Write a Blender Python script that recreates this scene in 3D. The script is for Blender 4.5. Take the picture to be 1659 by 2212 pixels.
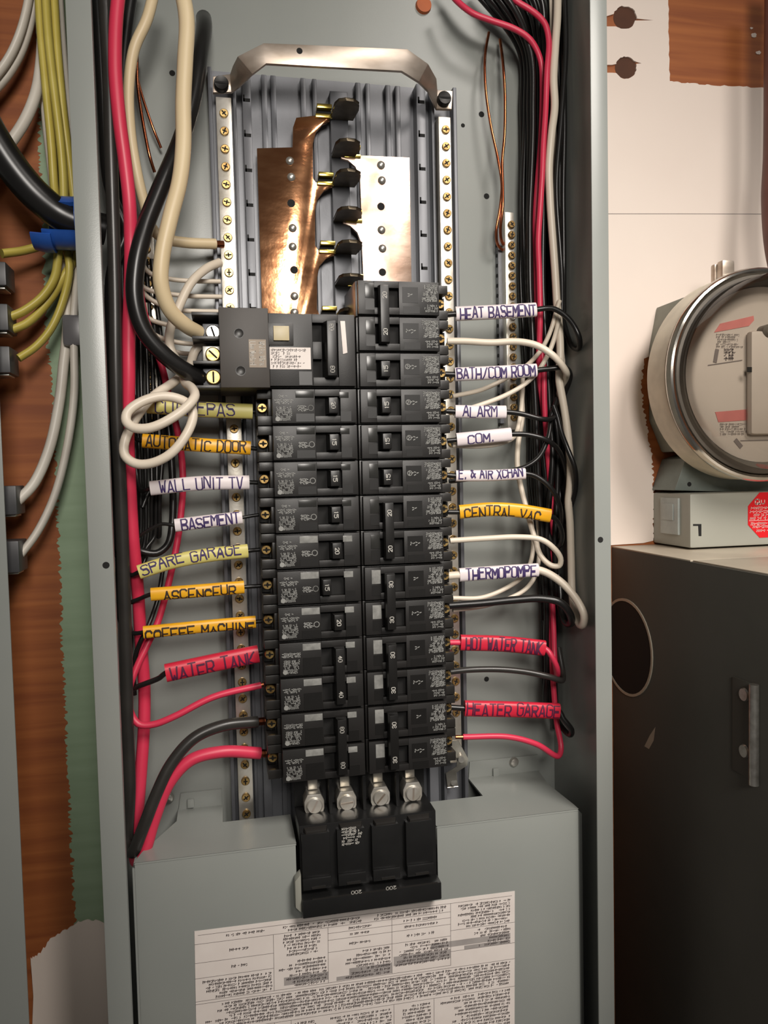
import bpy, bmesh, math, random
from mathutils import Vector, Matrix

for o in list(bpy.data.objects):
    bpy.data.objects.remove(o)
scene = bpy.context.scene
COL = scene.collection

# ---------------------------------------------------------------- camera
# panel coordinates in mm: u to the right, v up, w out of the wall (w = 0 is the panel's back plate)
Z0 = 1.25                                   # height of v = 0 above the floor, metres
CU, CV, CW = -96.6467, 218.5617, 613.6844   # camera position
FPX = 1654.78                               # focal length in pixels of the 1659 x 2212 frame
def rot3(a, b, c):
    return Matrix.Rotation(c, 3, 'Z') @ Matrix.Rotation(b, 3, 'Y') @ Matrix.Rotation(a, 3, 'X')
RC = rot3(0.051297, -0.207708, -0.033213)
RT = RC.transposed()
def W(u, v, w):
    return Vector((u/1000.0, -w/1000.0, Z0 + v/1000.0))
def un(x, y, w):
    """pixel + distance from the wall -> panel mm"""
    d = RT @ Vector(((x-829.5)/FPX, (y-1106.0)/FPX, 1.0))
    t = (CW-w)/d.z
    return (CU+d.x*t, CV-d.y*t, w)
def un_u(x, y, u):
    d = RT @ Vector(((x-829.5)/FPX, (y-1106.0)/FPX, 1.0))
    t = (u-CU)/d.x
    return (u, CV-d.y*t, CW-d.z*t)

cam = bpy.data.cameras.new('camera')
cam.sensor_fit = 'VERTICAL'; cam.sensor_height = 36.0
cam.lens = 36.0*FPX/2212.0
cam.clip_start = 0.01
camo = bpy.data.objects.new('camera', cam); COL.objects.link(camo)
def cw(e):
    X = RT @ Vector(e)
    return Vector((X.x, X.z, -X.y))
rx, ry, rz = cw((1, 0, 0)), -cw((0, 1, 0)), -cw((0, 0, 1))
m3 = Matrix((rx, ry, rz)).transposed()
camo.matrix_world = Matrix.Translation(W(CU, CV, CW)) @ m3.to_4x4()
scene.camera = camo

# ---------------------------------------------------------------- world, lamps, exposure
world = bpy.data.worlds.new('room_light'); scene.world = world
world.use_nodes = True
bg = world.node_tree.nodes['Background']
bg.inputs[0].default_value = (1.0, 0.93, 0.86, 1.0)
bg.inputs[1].default_value = 0.08
def lamp(name, loc, target, size, energy, color):
    l = bpy.data.lights.new(name, 'AREA'); l.shape = 'DISK'; l.size = size; l.energy = energy; l.color = color
    o = bpy.data.objects.new(name, l); COL.objects.link(o)
    o.location = loc
    o.rotation_euler = (target-loc).to_track_quat('-Z', 'Y').to_euler()
    return o
def spot(name, loc, target, radius, half, blend, energy, color):
    l = bpy.data.lights.new(name, 'SPOT'); l.shadow_soft_size = radius; l.energy = energy; l.color = color
    l.spot_size = math.radians(2*half); l.spot_blend = blend
    o = bpy.data.objects.new(name, l); COL.objects.link(o); o.location = loc
    o.rotation_euler = (target-loc).to_track_quat('-Z', 'Y').to_euler()
    return o
spot('front_lamp', W(-35, 595, 1150), W(70, 430, 0), 0.16, 31, 0.9, 34.0, (1.0, 0.94, 0.87))  # both spot cones shaped to imitate a shadow over the lower left
spot('side_lamp', W(480, 1060, 1060), W(190, -120, 0), 0.26, 24, 1.0, 95.0, (1.0, 0.93, 0.86))
vs = scene.view_settings
vs.view_transform = 'Standard'; vs.look = 'None'; vs.gamma = 1.0; vs.exposure = 0.0
vs.use_curve_mapping = False

# ---------------------------------------------------------------- materials
def lin(c):
    return tuple(((x/255.0)/12.92 if x/255.0 <= 0.04045 else ((x/255.0+0.055)/1.055)**2.4) for x in c) + (1.0,)
def mat(name, col, rough=0.5, metal=0.0, col2=None, scale=(60, 60, 60), bump=0.0, bscale=900.0, spec=0.5, detail=4.0, rvar=0.0):
    m = bpy.data.materials.new(name); m.use_nodes = True
    nt = m.node_tree; b = nt.nodes['Principled BSDF']
    b.inputs['Roughness'].default_value = rough
    b.inputs['Metallic'].default_value = metal
    b.inputs['Specular IOR Level'].default_value = spec
    geo = nt.nodes.new('ShaderNodeNewGeometry')
    mp = nt.nodes.new('ShaderNodeMapping'); mp.inputs['Scale'].default_value = scale
    nz = nt.nodes.new('ShaderNodeTexNoise'); nz.inputs['Scale'].default_value = 1.0; nz.inputs['Detail'].default_value = detail
    nt.links.new(geo.outputs['Position'], mp.inputs['Vector']); nt.links.new(mp.outputs[0], nz.inputs['Vector'])
    rp = nt.nodes.new('ShaderNodeValToRGB')
    rp.color_ramp.elements[0].position = 0.32; rp.color_ramp.elements[1].position = 0.68
    if col2 is None:
        col2 = tuple(max(0, x*0.9) for x in col)
    rp.color_ramp.elements[0].color = lin(col2); rp.color_ramp.elements[1].color = lin(col)
    nt.links.new(nz.outputs['Fac'], rp.inputs[0]); nt.links.new(rp.outputs[0], b.inputs['Base Color'])
    if rvar:
        mr = nt.nodes.new('ShaderNodeMapRange')
        mr.inputs['To Min'].default_value = max(0.03, rough-rvar); mr.inputs['To Max'].default_value = rough+rvar
        nt.links.new(nz.outputs['Fac'], mr.inputs['Value']); nt.links.new(mr.outputs[0], b.inputs['Roughness'])
    if bump:
        n2 = nt.nodes.new('ShaderNodeTexNoise'); n2.inputs['Scale'].default_value = bscale; n2.inputs['Detail'].default_value = 3.0
        nt.links.new(geo.outputs['Position'], n2.inputs['Vector'])
        bp = nt.nodes.new('ShaderNodeBump'); bp.inputs['Strength'].default_value = bump; bp.inputs['Distance'].default_value = 0.0006
        nt.links.new(n2.outputs['Fac'], bp.inputs['Height']); nt.links.new(bp.outputs[0], b.inputs['Normal'])
    return m
def wood(name, c1, c2, c3):
    m = bpy.data.materials.new(name); m.use_nodes = True
    nt = m.node_tree; b = nt.nodes['Principled BSDF']; b.inputs['Roughness'].default_value = 0.62
    geo = nt.nodes.new('ShaderNodeNewGeometry')
    mp = nt.nodes.new('ShaderNodeMapping'); mp.inputs['Scale'].default_value = (5, 30, 120)
    nz = nt.nodes.new('ShaderNodeTexNoise'); nz.inputs['Scale'].default_value = 1.0; nz.inputs['Detail'].default_value = 6.0
    nz.inputs['Distortion'].default_value = 0.5
    nt.links.new(geo.outputs['Position'], mp.inputs['Vector']); nt.links.new(mp.outputs[0], nz.inputs['Vector'])
    rp = nt.nodes.new('ShaderNodeValToRGB'); e = rp.color_ramp.elements
    e[0].position = 0.3; e[0].color = lin(c1); e[1].position = 0.7; e[1].color = lin(c3)
    k = e.new(0.5); k.color = lin(c2)
    nt.links.new(nz.outputs['Fac'], rp.inputs[0]); nt.links.new(rp.outputs[0], b.inputs['Base Color'])
    bp = nt.nodes.new('ShaderNodeBump'); bp.inputs['Strength'].default_value = 0.25; bp.inputs['Distance'].default_value = 0.0008
    nt.links.new(nz.outputs['Fac'], bp.inputs['Height']); nt.links.new(bp.outputs[0], b.inputs['Normal'])
    return m
def clear(name, tint, refl=0.06):
    m = bpy.data.materials.new(name); m.use_nodes = True
    nt = m.node_tree; nt.nodes.remove(nt.nodes['Principled BSDF']); out = nt.nodes['Material Output']
    tr = nt.nodes.new('ShaderNodeBsdfTransparent'); tr.inputs[0].default_value = lin(tint)
    gl = nt.nodes.new('ShaderNodeBsdfGlossy'); gl.inputs['Roughness'].default_value = 0.06
    fr = nt.nodes.new('ShaderNodeFresnel'); fr.inputs[0].default_value = 1.45
    mx = nt.nodes.new('ShaderNodeMixShader')
    nt.links.new(fr.outputs[0], mx.inputs[0]); nt.links.new(tr.outputs[0], mx.inputs[1]); nt.links.new(gl.outputs[0], mx.inputs[2])
    nt.links.new(mx.outputs[0], out.inputs[0])
    return m
M = dict(
    gray=mat('grey_enamel', (150, 153, 148), 0.29, col2=(143, 147, 143), scale=(9, 9, 9), bump=0.05, bscale=1400),
    tray=mat('galvanised_tray', (126, 128, 133), 0.36, 0.25, col2=(108, 109, 113), scale=(30, 30, 12), bump=0.04),
    rail=mat('rail_steel', (112, 114, 119), 0.38, 0.3, col2=(92, 93, 97), scale=(30, 30, 12)),
    dark=mat('dark_hole', (14, 13, 12), 0.8),
    tin=mat('tinned_aluminium', (226, 222, 213), 0.3, 0.7, col2=(205, 198, 184), scale=(80, 80, 80), bump=0.06, bscale=700, rvar=0.06),
    strap=mat('plated_strap', (216, 204, 192), 0.36, 0.75, col2=(168, 152, 136), scale=(26, 26, 60), rvar=0.1),
    copper=mat('plated_copper', (226, 168, 124), 0.13, 1.0, col2=(206, 142, 100), scale=(30, 30, 90), bump=0.10, bscale=240, rvar=0.06),
    copper2=mat('tinned_copper', (222, 196, 178), 0.28, 1.0, col2=(206, 172, 150), scale=(30, 30, 90), bump=0.08, bscale=240, rvar=0.06),
    wirecu=mat('bare_copper', (214, 132, 92), 0.22, 1.0, col2=(180, 98, 64)),
    brass=mat('brass_screw', (204, 174, 112), 0.34, 0.75, col2=(150, 116, 66), scale=(300, 300, 300)),
    brassblade=mat('brass_blade', (232, 206, 112), 0.2, 1.0, col2=(180, 160, 80), scale=(150, 150, 150)),
    bladed=mat('shaded_blade', (96, 86, 70), 0.38, 0.8, col2=(70, 62, 50), scale=(150, 150, 150)),  # colour darkened to stand in for the blades' unlit undersides
    brass2=mat('aged_brass', (170, 140, 88), 0.36, 0.75, col2=(116, 88, 50), scale=(300, 300, 300)),
    bore=mat('shaded_drilled_wood', (84, 50, 32), 0.8),  # wood brown darkened for the shade inside a bore; the discs are flat
    steel=mat('zinc_steel', (205, 203, 196), 0.3, 0.75, col2=(170, 166, 158), scale=(200, 200, 200)),
    blacksteel=mat('black_oxide', (34, 33, 32), 0.35, 0.6),
    plastic=mat('black_plastic', (39, 37, 35), 0.36, col2=(35, 33, 31), scale=(40, 40, 40), bump=0.05, bscale=1600),
    plastic2=mat('black_plastic_front', (33, 31, 30), 0.42, col2=(29, 28, 27), scale=(40, 40, 40), bump=0.05, bscale=1600),
    blacker=mat('black_handle', (24, 23, 22), 0.35),
    mainblk=mat('main_breaker_plastic', (30, 30, 30), 0.3, col2=(26, 26, 26), bump=0.04),
    module=mat('charcoal_module', (60, 54, 49), 0.5, col2=(55, 50, 45)),
    print=mat('grey_print', (150, 150, 146), 0.6),
    print2=mat('light_print', (205, 202, 194), 0.6),
    sticker=mat('sticker_and_glint', (150, 150, 146), 0.2, col2=(120, 120, 117), scale=(200, 200, 200)),  # grey puts a reflection into the window colour; small stickers share it
    window=mat('smoked_window', (46, 46, 44), 0.25),
    beige=mat('beige_button', (206, 190, 150), 0.4),
    paper=mat('paper_label', (236, 227, 220), 0.7, col2=(230, 220, 213)),
    ink=mat('printed_ink', (86, 76, 76), 0.8),
    inkrule=mat('rule_ink', (120, 112, 110), 0.8),
    shade=mat('tinted_cell', (172, 165, 161), 0.8),
    tag=mat('bronze_tag', (126, 112, 96), 0.45, 0.2),
    red=mat('red_insulation', (220, 58, 88), 0.4, col2=(208, 50, 78), scale=(12, 12, 12)),
    black=mat('black_insulation', (30, 29, 28), 0.30, col2=(25, 24, 24)),
    blackgrey=mat('charcoal_insulation', (52, 50, 47), 0.33, col2=(45, 43, 41)),
    cream=mat('cream_insulation', (226, 206, 168), 0.42, col2=(216, 195, 156), scale=(14, 14, 14)),
    white=mat('white_insulation', (228, 216, 198), 0.38, col2=(220, 207, 188), scale=(14, 14, 14)),
    nmdw=mat('white_cable_jacket', (226, 220, 208), 0.42, col2=(212, 204, 192), scale=(14, 14, 40)),
    nmdy=mat('yellow_cable_jacket', (206, 190, 96), 0.4, col2=(192, 174, 78), scale=(14, 14, 40)),
    s_white=mat('white_sleeve', (232, 222, 222), 0.4, col2=(224, 212, 214)),
    s_pale=mat('pale_yellow_sleeve', (214, 204, 122), 0.4, col2=(206, 194, 110)),
    s_yel=mat('amber_sleeve', (240, 178, 36), 0.35, col2=(230, 164, 26)),
    s_red=mat('red_sleeve', (214, 42, 66), 0.38, col2=(202, 36, 60)),
    pen=mat('violet_marker', (58, 38, 96), 0.6),
    penblk=mat('black_marker', (44, 28, 22), 0.6),
    pendark=mat('dark_violet_marker', (84, 20, 58), 0.6),
    blue=mat('blue_plastic', (44, 96, 186), 0.35, col2=(38, 84, 168)),
    strapgrey=mat('grey_strap', (102, 100, 102), 0.3),
    conn=mat('dark_connector', (70, 70, 72), 0.4),
    ply=wood('fir_plywood', (134, 70, 32), (152, 85, 40), (166, 97, 48)),
    paintw=mat('white_wall_paint', (232, 219, 208), 0.6, col2=(226, 211, 200), scale=(6, 6, 6), bump=0.12, bscale=120),
    paintg=mat('green_wall_paint', (150, 172, 142), 0.6, col2=(136, 158, 128), scale=(10, 10, 90), bump=0.12, bscale=150),
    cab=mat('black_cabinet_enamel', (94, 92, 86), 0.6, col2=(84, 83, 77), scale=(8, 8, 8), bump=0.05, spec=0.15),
    cabtop=mat('lightened_cabinet_top', (180, 170, 152), 0.42, col2=(164, 154, 138), scale=(20, 20, 20), bump=0.06),  # top coloured paler than the sides, standing in for light from above
    socket=mat('socket_grey', (138, 140, 128), 0.5, col2=(124, 127, 116)),
    band=mat('cream_band', (226, 218, 196), 0.4),
    chrome=mat('chrome', (218, 214, 206), 0.12, 1.0),
    bezel=mat('meter_bezel', (104, 98, 90), 0.4),
    mface=mat('meter_face', (188, 180, 172), 0.5, col2=(176, 168, 160), scale=(12, 12, 12)),
    pink=mat('faded_red_label', (196, 118, 114), 0.6),
    boxgrey=mat('meter_box_grey', (158, 158, 148), 0.45, col2=(150, 150, 140), scale=(10, 10, 10)),
    bracket=mat('bracket_zinc', (126, 134, 128), 0.45, 0.3),
    sealed=mat('clear_plastic_clip', (170, 176, 172), 0.2),
    stickred=mat('red_sticker', (222, 24, 34), 0.4, col2=(212, 20, 30)),
    stickw=mat('sticker_white', (242, 200, 196), 0.5),
    orange=mat('orange_plug', (196, 98, 40), 0.5),
    conduit=mat('brown_conduit', (110, 70, 62), 0.5),
    glass=clear('meter_glass', (236, 232, 226)),
)

# ---------------------------------------------------------------- mesh helpers (mm in panel axes)
ORG = {}
class B:
    def __init__(s):
        s.v = []; s.f = []
    def add(s, vs, fs):
        n = len(s.v); s.v += [tuple(p) for p in vs]; s.f += [tuple(i+n for i in f) for f in fs]; return s
    def box(s, u0, u1, v0, v1, w0, w1):
        return s.prism([(u0, v0), (u1, v0), (u1, v1), (u0, v1)], w0, w1)
    def prism(s, poly, w0, w1, top=None):
        a = sum(poly[i][0]*poly[(i+1) % len(poly)][1]-poly[(i+1) % len(poly)][0]*poly[i][1] for i in range(len(poly)))
        idx = list(range(len(poly)))
        top = top or poly
        if a < 0:
            poly = poly[::-1]; top = top[::-1]
        n = len(poly)
        vs = [(p[0], p[1], w0) for p in poly]+[(p[0], p[1], w1) for p in top]
        fs = [tuple(range(n-1, -1, -1)), tuple(range(n, 2*n))]+[(i, (i+1) % n, n+(i+1) % n, n+i) for i in idx]
        return s.add(vs, fs)
    def cyl(s, p0, p1, r0, r1=None, n=16):
        r1 = r0 if r1 is None else r1
        p0 = Vector(p0); p1 = Vector(p1); d = (p1-p0).normalized()
        a = d.orthogonal().normalized(); b = d.cross(a)
        vs = []
        for p, r in ((p0, r0), (p1, r1)):
            for i in range(n):
                t = 2*math.pi*i/n
                vs.append(p+(a*math.cos(t)+b*math.sin(t))*r)
        fs = [tuple(range(n-1, -1, -1)), tuple(range(n, 2*n))]+[(i, (i+1) % n, n+(i+1) % n, n+i) for i in range(n)]
        return s.add(vs, fs)
    def lathe(s, c, prof, n=48, cap0=True, cap1=True):
        """profile of (r, w) round an axis along w at c=(u, v)"""
        vs = []; fs = []
        for r, w in prof:
            for i in range(n):
                t = 2*math.pi*i/n
                vs.append((c[0]+r*math.cos(t), c[1]+r*math.sin(t), w))
        for k in range(len(prof)-1):
            for i in range(n):
                j = (i+1) % n
                fs.append((k*n+i, k*n+j, (k+1)*n+j, (k+1)*n+i))
        if cap0: fs.append(tuple(range(n-1, -1, -1)))
        if cap1: fs.append(tuple(range((len(prof)-1)*n, len(prof)*n)))
        return s.add(vs, fs)
    def tube(s, pts, r, n=10, rb=None, flat=False, cap=True):
        """round tube of radius r (mm); rb = second half-axis, across the view"""
        pts = [Vector(p) for p in pts]; m = len(pts)
        vs = []; nrm = None
        for i, p in enumerate(pts):
            t = (pts[min(i+1, m-1)]-pts[max(i-1, 0)])
            t = t.normalized() if t.length > 1e-9 else Vector((1, 0, 0))
            if flat:
                ref = Vector((0, 0, 1)); a = ref-t*ref.dot(t)
                a = a.normalized() if a.length > 1e-3 else t.orthogonal().normalized()
                if nrm is not None and a.dot(nrm) < 0 and abs(ref.dot(t)) > 0.95: a = nrm
            else:
                a = t.orthogonal().normalized() if nrm is None else (nrm-t*nrm.dot(t)).normalized()
            nrm = a; b = t.cross(a)
            for k in range(n):
                q = 2*math.pi*k/n
                vs.append(p+a*(math.cos(q)*(rb if rb else r))+b*(math.sin(q)*r))
        fs = []
        for i in range(m-1):
            for k in range(n):
                l = (k+1) % n
                fs.append((i*n+k, i*n+l, (i+1)*n+l, (i+1)*n+k))
        if cap:
            fs.append(tuple(range(n-1, -1, -1))); fs.append(tuple(range((m-1)*n, m*n)))
        return s.add(vs, fs)
    def mesh(s, name, material, org=(0, 0, 0), bevel=0.0, smooth=32, local=False):
        bm = bmesh.new()
        vv = []
        for p in s.v:
            q = Vector((p[0]-org[0], p[1]-org[1], p[2]-org[2]))
            vv.append(bm.verts.new((q.x/1000, -q.z/1000, q.y/1000)))
        for f in s.f:
            try: bm.faces.new([vv[i] for i in f])
            except ValueError: pass
        if bevel:
            bm.normal_update()
            ed = [e for e in bm.edges if len(e.link_faces) == 2 and e.calc_face_angle(0) > 0.6]
            bmesh.ops.bevel(bm, geom=ed, offset=bevel/1000, offset_type='OFFSET', segments=2, profile=0.6, affect='EDGES', clamp_overlap=True)
        bmesh.ops.recalc_face_normals(bm, faces=bm.faces)
        me = bpy.data.meshes.new(name); bm.to_mesh(me); bm.free()
        me.materials.append(M[material])
        me.polygons.foreach_set('use_smooth', [True]*len(me.polygons))
        me.set_sharp_from_angle(angle=math.radians(smooth))
        return me
    def part(s, name, material, parent, bevel=0.0, smooth=32):
        me = s.mesh(name, material, ORG[parent.name], bevel, smooth)
        return link(name, me, parent)
    def solo(s, name, material, label, cat, group=None, bevel=0.0, kind=None, org=None, smooth=32):
        if org is None:
            k = len(s.v); org = (sum(p[0] for p in s.v)/k, min(p[1] for p in s.v), sum(p[2] for p in s.v)/k)
        me = s.mesh(name, material, org, bevel, smooth)
        o = bpy.data.objects.new(name, me); COL.objects.link(o); o.location = W(*org); ORG[o.name] = org
        tag(o, label, cat, group, kind)
        return o
def link(name, me, parent, loc=None):
    o = bpy.data.objects.new(name, me); COL.objects.link(o); o.parent = parent
    ORG[o.name] = ORG[parent.name]
    return o
def tag(o, label=None, cat=None, group=None, kind=None):
    if label: o['label'] = label
    if cat: o['category'] = cat
    if group: o['group'] = group
    if kind: o['kind'] = kind
def thing(name, label, cat, org, group=None, kind=None):
    o = bpy.data.objects.new(name, None); COL.objects.link(o); o.location = W(*org); o.empty_display_size = 0.01
    ORG[o.name] = org; tag(o, label, cat, group, kind)
    return o
def smooth_path(pts, step=3.0):
    pts = [Vector(p) for p in pts]
    if len(pts) < 3: 
        return [pts[0].lerp(pts[-1], i/6) for i in range(7)]
    ext = [pts[0]*2-pts[1]]+pts+[pts[-1]*2-pts[-2]]
    out = []
    for i in range(1, len(ext)-2):
        p0, p1, p2, p3 = ext[i-1], ext[i], ext[i+1], ext[i+2]
        d = lambda a, b: max((a-b).length, 1e-3)**0.5
        t0 = 0; t1 = d(p0, p1); t2 = t1+d(p1, p2); t3 = t2+d(p2, p3)
        n = max(2, int((p2-p1).length/step))
        for k in range(n):
            t = t1+(t2-t1)*k/n
            a1 = p0*((t1-t)/(t1-t0))+p1*((t-t0)/(t1-t0)); a2 = p1*((t2-t)/(t2-t1))+p2*((t-t1)/(t2-t1)); a3 = p2*((t3-t)/(t3-t2))+p3*((t-t2)/(t3-t2))
            b1 = a1*((t2-t)/(t2-t0))+a2*((t-t0)/(t2-t0)); b2 = a2*((t3-t)/(t3-t1))+a3*((t-t1)/(t3-t1))
            out.append(b1*((t2-t)/(t2-t1))+b2*((t-t1)/(t2-t1)))
    out.append(pts[-1])
    return out
def pxpath(pp, step=3.0):
    return smooth_path([un(*p) for p in pp], step)

# ---------------------------------------------------------------- pen strokes
GL = {
 'A': "00 26 40;12 32", 'B': "00 06 36 45 44 33 03;33 42 41 30 00", 'C': "45 36 16 05 01 10 30 41", 'D': "00 06 26 44 42 20 00",
 'E': "40 00 06 46;03 33", 'F': "00 06 46;03 33", 'G': "45 36 16 05 01 10 30 41 43 23", 'H': "00 06;40 46;03 43", 'I': "20 26",
 'K': "00 06;46 03 40", 'L': "06 00 40", 'M': "00 06 23 46 40", 'N': "00 06 40 46", 'O': "10 01 05 16 36 45 41 30 10",
 'P': "00 06 36 45 44 33 03", 'Q': "10 01 05 16 36 45 41 30 10;22 50", 'R': "00 06 36 45 44 33 03;23 40",
 'S': "01 10 30 41 42 33 13 04 05 16 36 45", 'T': "20 26;06 46", 'U': "06 01 10 30 41 46", 'V': "06 20 46", 'W': "06 10 23 30 46",
 'X': "00 46;06 40", 'Z': "06 46 00 40", '/': "00 46", '.': "20 21", '&': "40 05 16 25 01 10 42",
 '0': "10 01 05 16 36 45 41 30 10", '1': "15 26 20", '2': "05 16 36 45 44 00 40", '3': "05 16 36 45 44 33 42 41 30 10 01;33 13",
 '4': "30 36 02 42", '5': "46 06 04 34 43 41 30 10 01", '6': "45 36 16 05 01 10 30 41 42 33 03",
 'a': "44 40;43 34 14 03 01 10 30 41", 'e': "02 42 43 34 14 03 01 10 30 41", 'h': "00 06;03 14 34 43 40", 'i': "20 24;25 26",
 'l': "26 20", 'n': "00 04;03 14 34 43 40", 'r': "00 04;03 14 34", 't': "26 21 30;14 34", 'u': "04 01 10 30 41;44 40",
}
def strokes(b, text, mapf, x0, x1, y0, y1, pen, jit=0.0, seed=1, gap=0.42, sub=2):
    """draws the text as pen strokes; mapf(x, y) -> point; pen = half width in the units of x and y"""
    rng = random.Random(seed)
    wch = [0.55 if c == ' ' else (0.45 if c in 'Iil.1' else 1.0) for c in text]
    tot = sum(wch)+gap*(len(text)-1)
    sc = (x1-x0)/tot; h = y1-y0; x = x0
    for c, wc in zip(text, wch):
        if c != ' ':
            dy = rng.uniform(-jit, jit)*h; sh = rng.uniform(-jit, jit)*1.2; hs = 1+rng.uniform(-jit, jit)
            for line in GL[c].split(';'):
                pts = []
                for t in line.split():
                    gx = int(t[0])/4.0; gy = int(t[1])/6.0
                    if wc < 0.5: gx = 0.5+(gx-0.5)*1.2
                    yy = y0+dy+gy*h*hs; xx = x+sc*wc*gx+sh*(gy-0.5)*sc*0.5
                    pts.append((xx+rng.uniform(-jit, jit)*sc*0.12, yy))
                ribbon(b, pts, mapf, pen, sub)
        x += sc*(wc+gap)
def ribbon(b, pts, mapf, pen, sub=2):
    for i in range(len(pts)-1):
        (ax, ay), (bx, by) = pts[i], pts[i+1]
        L = math.hypot(bx-ax, by-ay)
        if L < 1e-9: continue
        dx, dy = (bx-ax)/L, (by-ay)/L
        ax -= dx*pen*0.7; ay -= dy*pen*0.7; bx += dx*pen*0.7; by += dy*pen*0.7
        vs = []; n = sub
        for k in range(n+1):
            px, py = ax+(bx-ax)*k/n, ay+(by-ay)*k/n
            vs.append(mapf(px-dy*pen, py+dx*pen)); vs.append(mapf(px+dy*pen, py-dx*pen))
        b.add(vs, [(2*k, 2*k+1, 2*k+3, 2*k+2) for k in range(n)])
def fine_print(b, mapf, x0, x1, y0, y1, lines, ch, seed, pen, fill=0.9, align='r'):
    """rows of marks too small to read"""
    rng = random.Random(seed)
    for r in range(lines):
        y = y1-(y1-y0)*(r+0.5)/lines
        wid = (x1-x0)*(1-(1-fill)*rng.random()*2)
        if align == 'r': xa, xb = x1-wid, x1
        elif align == 'l': xa, xb = x0, x0+wid
        else: xa, xb = (x0+x1-wid)/2, (x0+x1+wid)/2
        x = xa
        while x < xb-ch*0.4:
            if rng.random() < 0.16:
                x += ch*0.7; continue
            k = rng.random(); hh = ch*rng.choice((0.42, 0.42, 0.6))
            if k < 0.5: ribbon(b, [(x, y-hh), (x+ch*0.1, y+hh)], mapf, pen, 1); ribbon(b, [(x, y+hh*0.2), (x+ch*0.4, y+hh*0.3)], mapf, pen, 1)
            elif k < 0.8: ribbon(b, [(x, y-hh), (x+ch*0.4, y-hh*0.6)], mapf, pen, 1); ribbon(b, [(x, y+hh*0.6), (x+ch*0.4, y+hh*0.4)], mapf, pen, 1)
            else: ribbon(b, [(x, y), (x+ch*0.45, y+hh*0.3)], mapf, pen, 1)
            x += ch*0.72

# ================================================================ setting: plywood wall and its paint
b = B(); b.box(-900, 1000, -1000, 950, -20, -2)
wall = b.solo('wall_back', 'ply', 'orange fir plywood wall behind the electrical panel', 'wall', kind='structure', org=(0, -1000, -10))
def jag(pp, amp, n, seed, horiz=True):
    rng = random.Random(seed); out = []
    for i in range(len(pp)-1):
        (x0, y0), (x1, y1) = pp[i], pp[i+1]
        for k in range(n):
            t = k/n
            j = rng.uniform(-amp, amp)
            out.append((x0+(x1-x0)*t+(j if horiz else 0), y0+(y1-y0)*t+(0 if horiz else j)))
    out.append(pp[-1]); return out
def circ(cx, cy, rx, ry, a0, a1, n, amp=0, seed=0):
    rng = random.Random(seed)
    return [(cx+(rx+rng.uniform(-amp, amp))*math.cos(math.radians(a0+(a1-a0)*k/n)), cy+(ry+rng.uniform(-amp, amp))*math.sin(math.radians(a0+(a1-a0)*k/n))) for k in range(n+1)]
PW = -0.6
def uvp(pp, w): return [un(x, y, w)[:2] for x, y in pp]
edge = [(1285, -80), (1444, -80)] + jag([(1444, -80), (1444, 60), (1447, 176)], 1.2, 14, 3) + jag([(1447, 176), (1540, 184), (1720, 193), (1950, 200)], 1.6, 22, 4, False)
edge += [(1950, 770), (1402, 770)] + jag([(1390, 775), (1386, 830), (1390, 880), (1398, 930), (1408, 980), (1412, 1040), (1413, 1100), (1411, 1168)], 3.2, 13, 5)
edge += [(1390, 1173), (1285, 1180), (1285, 157), (1322, 157)]
edge += circ(1352, 146, 23, 24, 152, -20, 16, 1.2, 6) + [(1386, 137), (1374, 133)] + circ(1352, 146, 23, 24, -40, -160, 12, 1.2, 7) + [(1322, 140), (1285, 140), (1285, 57), (1330, 57)]
edge += circ(1350, 38, 24, 25, 125, 15, 8, 1.5, 8) + [(1412, 44), (1376, 40)] + circ(1350, 38, 26, 25, -5, -160, 14, 1.8, 9) + [(1310, 35), (1285, 35)]
b = B(); b.prism(uvp(edge, PW), -2.2, PW)
for cx, cy, r in ((1630, 75, 6), (1640, 112, 5), (1625, 60, 3)):
    b.prism(uvp(circ(cx, cy, r, r*0.8, 0, 330, 10, 1.2, cx), PW), -2.2, -1.4)
pw = b.solo('wall_right', 'paintw', 'white painted wall surface beside the panel with two keyhole cutouts', 'wall', kind='structure')
for cx, cy, r in ((1350, 38, 25), (1352, 146, 23.4)):
    b = B(); b.prism(uvp(circ(cx, cy, r, r, 0, 345, 24), -1.6), -2.2, -1.85); b.part('drilled_hole', 'bore', pw)
b = B(); ribbon(b, [(un(1312, 462, PW)[0], un(1312, 462, PW)[1]), (un(1480, 462, PW)[0], un(1480, 462, PW)[1]), (un(1800, 463, PW)[0], un(1800, 463, PW)[1])], lambda x, y: (x, y, PW+0.05), 0.25)
b.part('hairline_crack', 'inkrule', pw)
ge = jag([(80, -80), (84, 250), (88, 420), (100, 700), (112, 850), (122, 1050), (128, 1200), (134, 1400), (142, 1550), (150, 1750), (158, 1900), (166, 2120)], 5.5, 46, 11) + [(420, 2120), (420, -80)]
b = B(); b.prism(uvp(ge, -1.7), -2.3, -1.7)
b.solo('trim_1', 'paintg', 'strip of green wall paint with a bristly brushed edge beside the panel', 'paint', kind='structure')
we = jag([(66, 2330), (72, 2150), (66, 2072), (84, 2062), (108, 2030), (150, 2004), (180, 1986), (215, 1990), (260, 2004)], 3, 8, 12, False) + [(400, 2004), (400, 2330)]
b = B(); b.prism(uvp(we, -1.2), -2.4, -1.2)
b.solo('wall_left', 'paintw', 'white painted patch low on the plywood with a torn top edge', 'wall', kind='structure')

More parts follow.
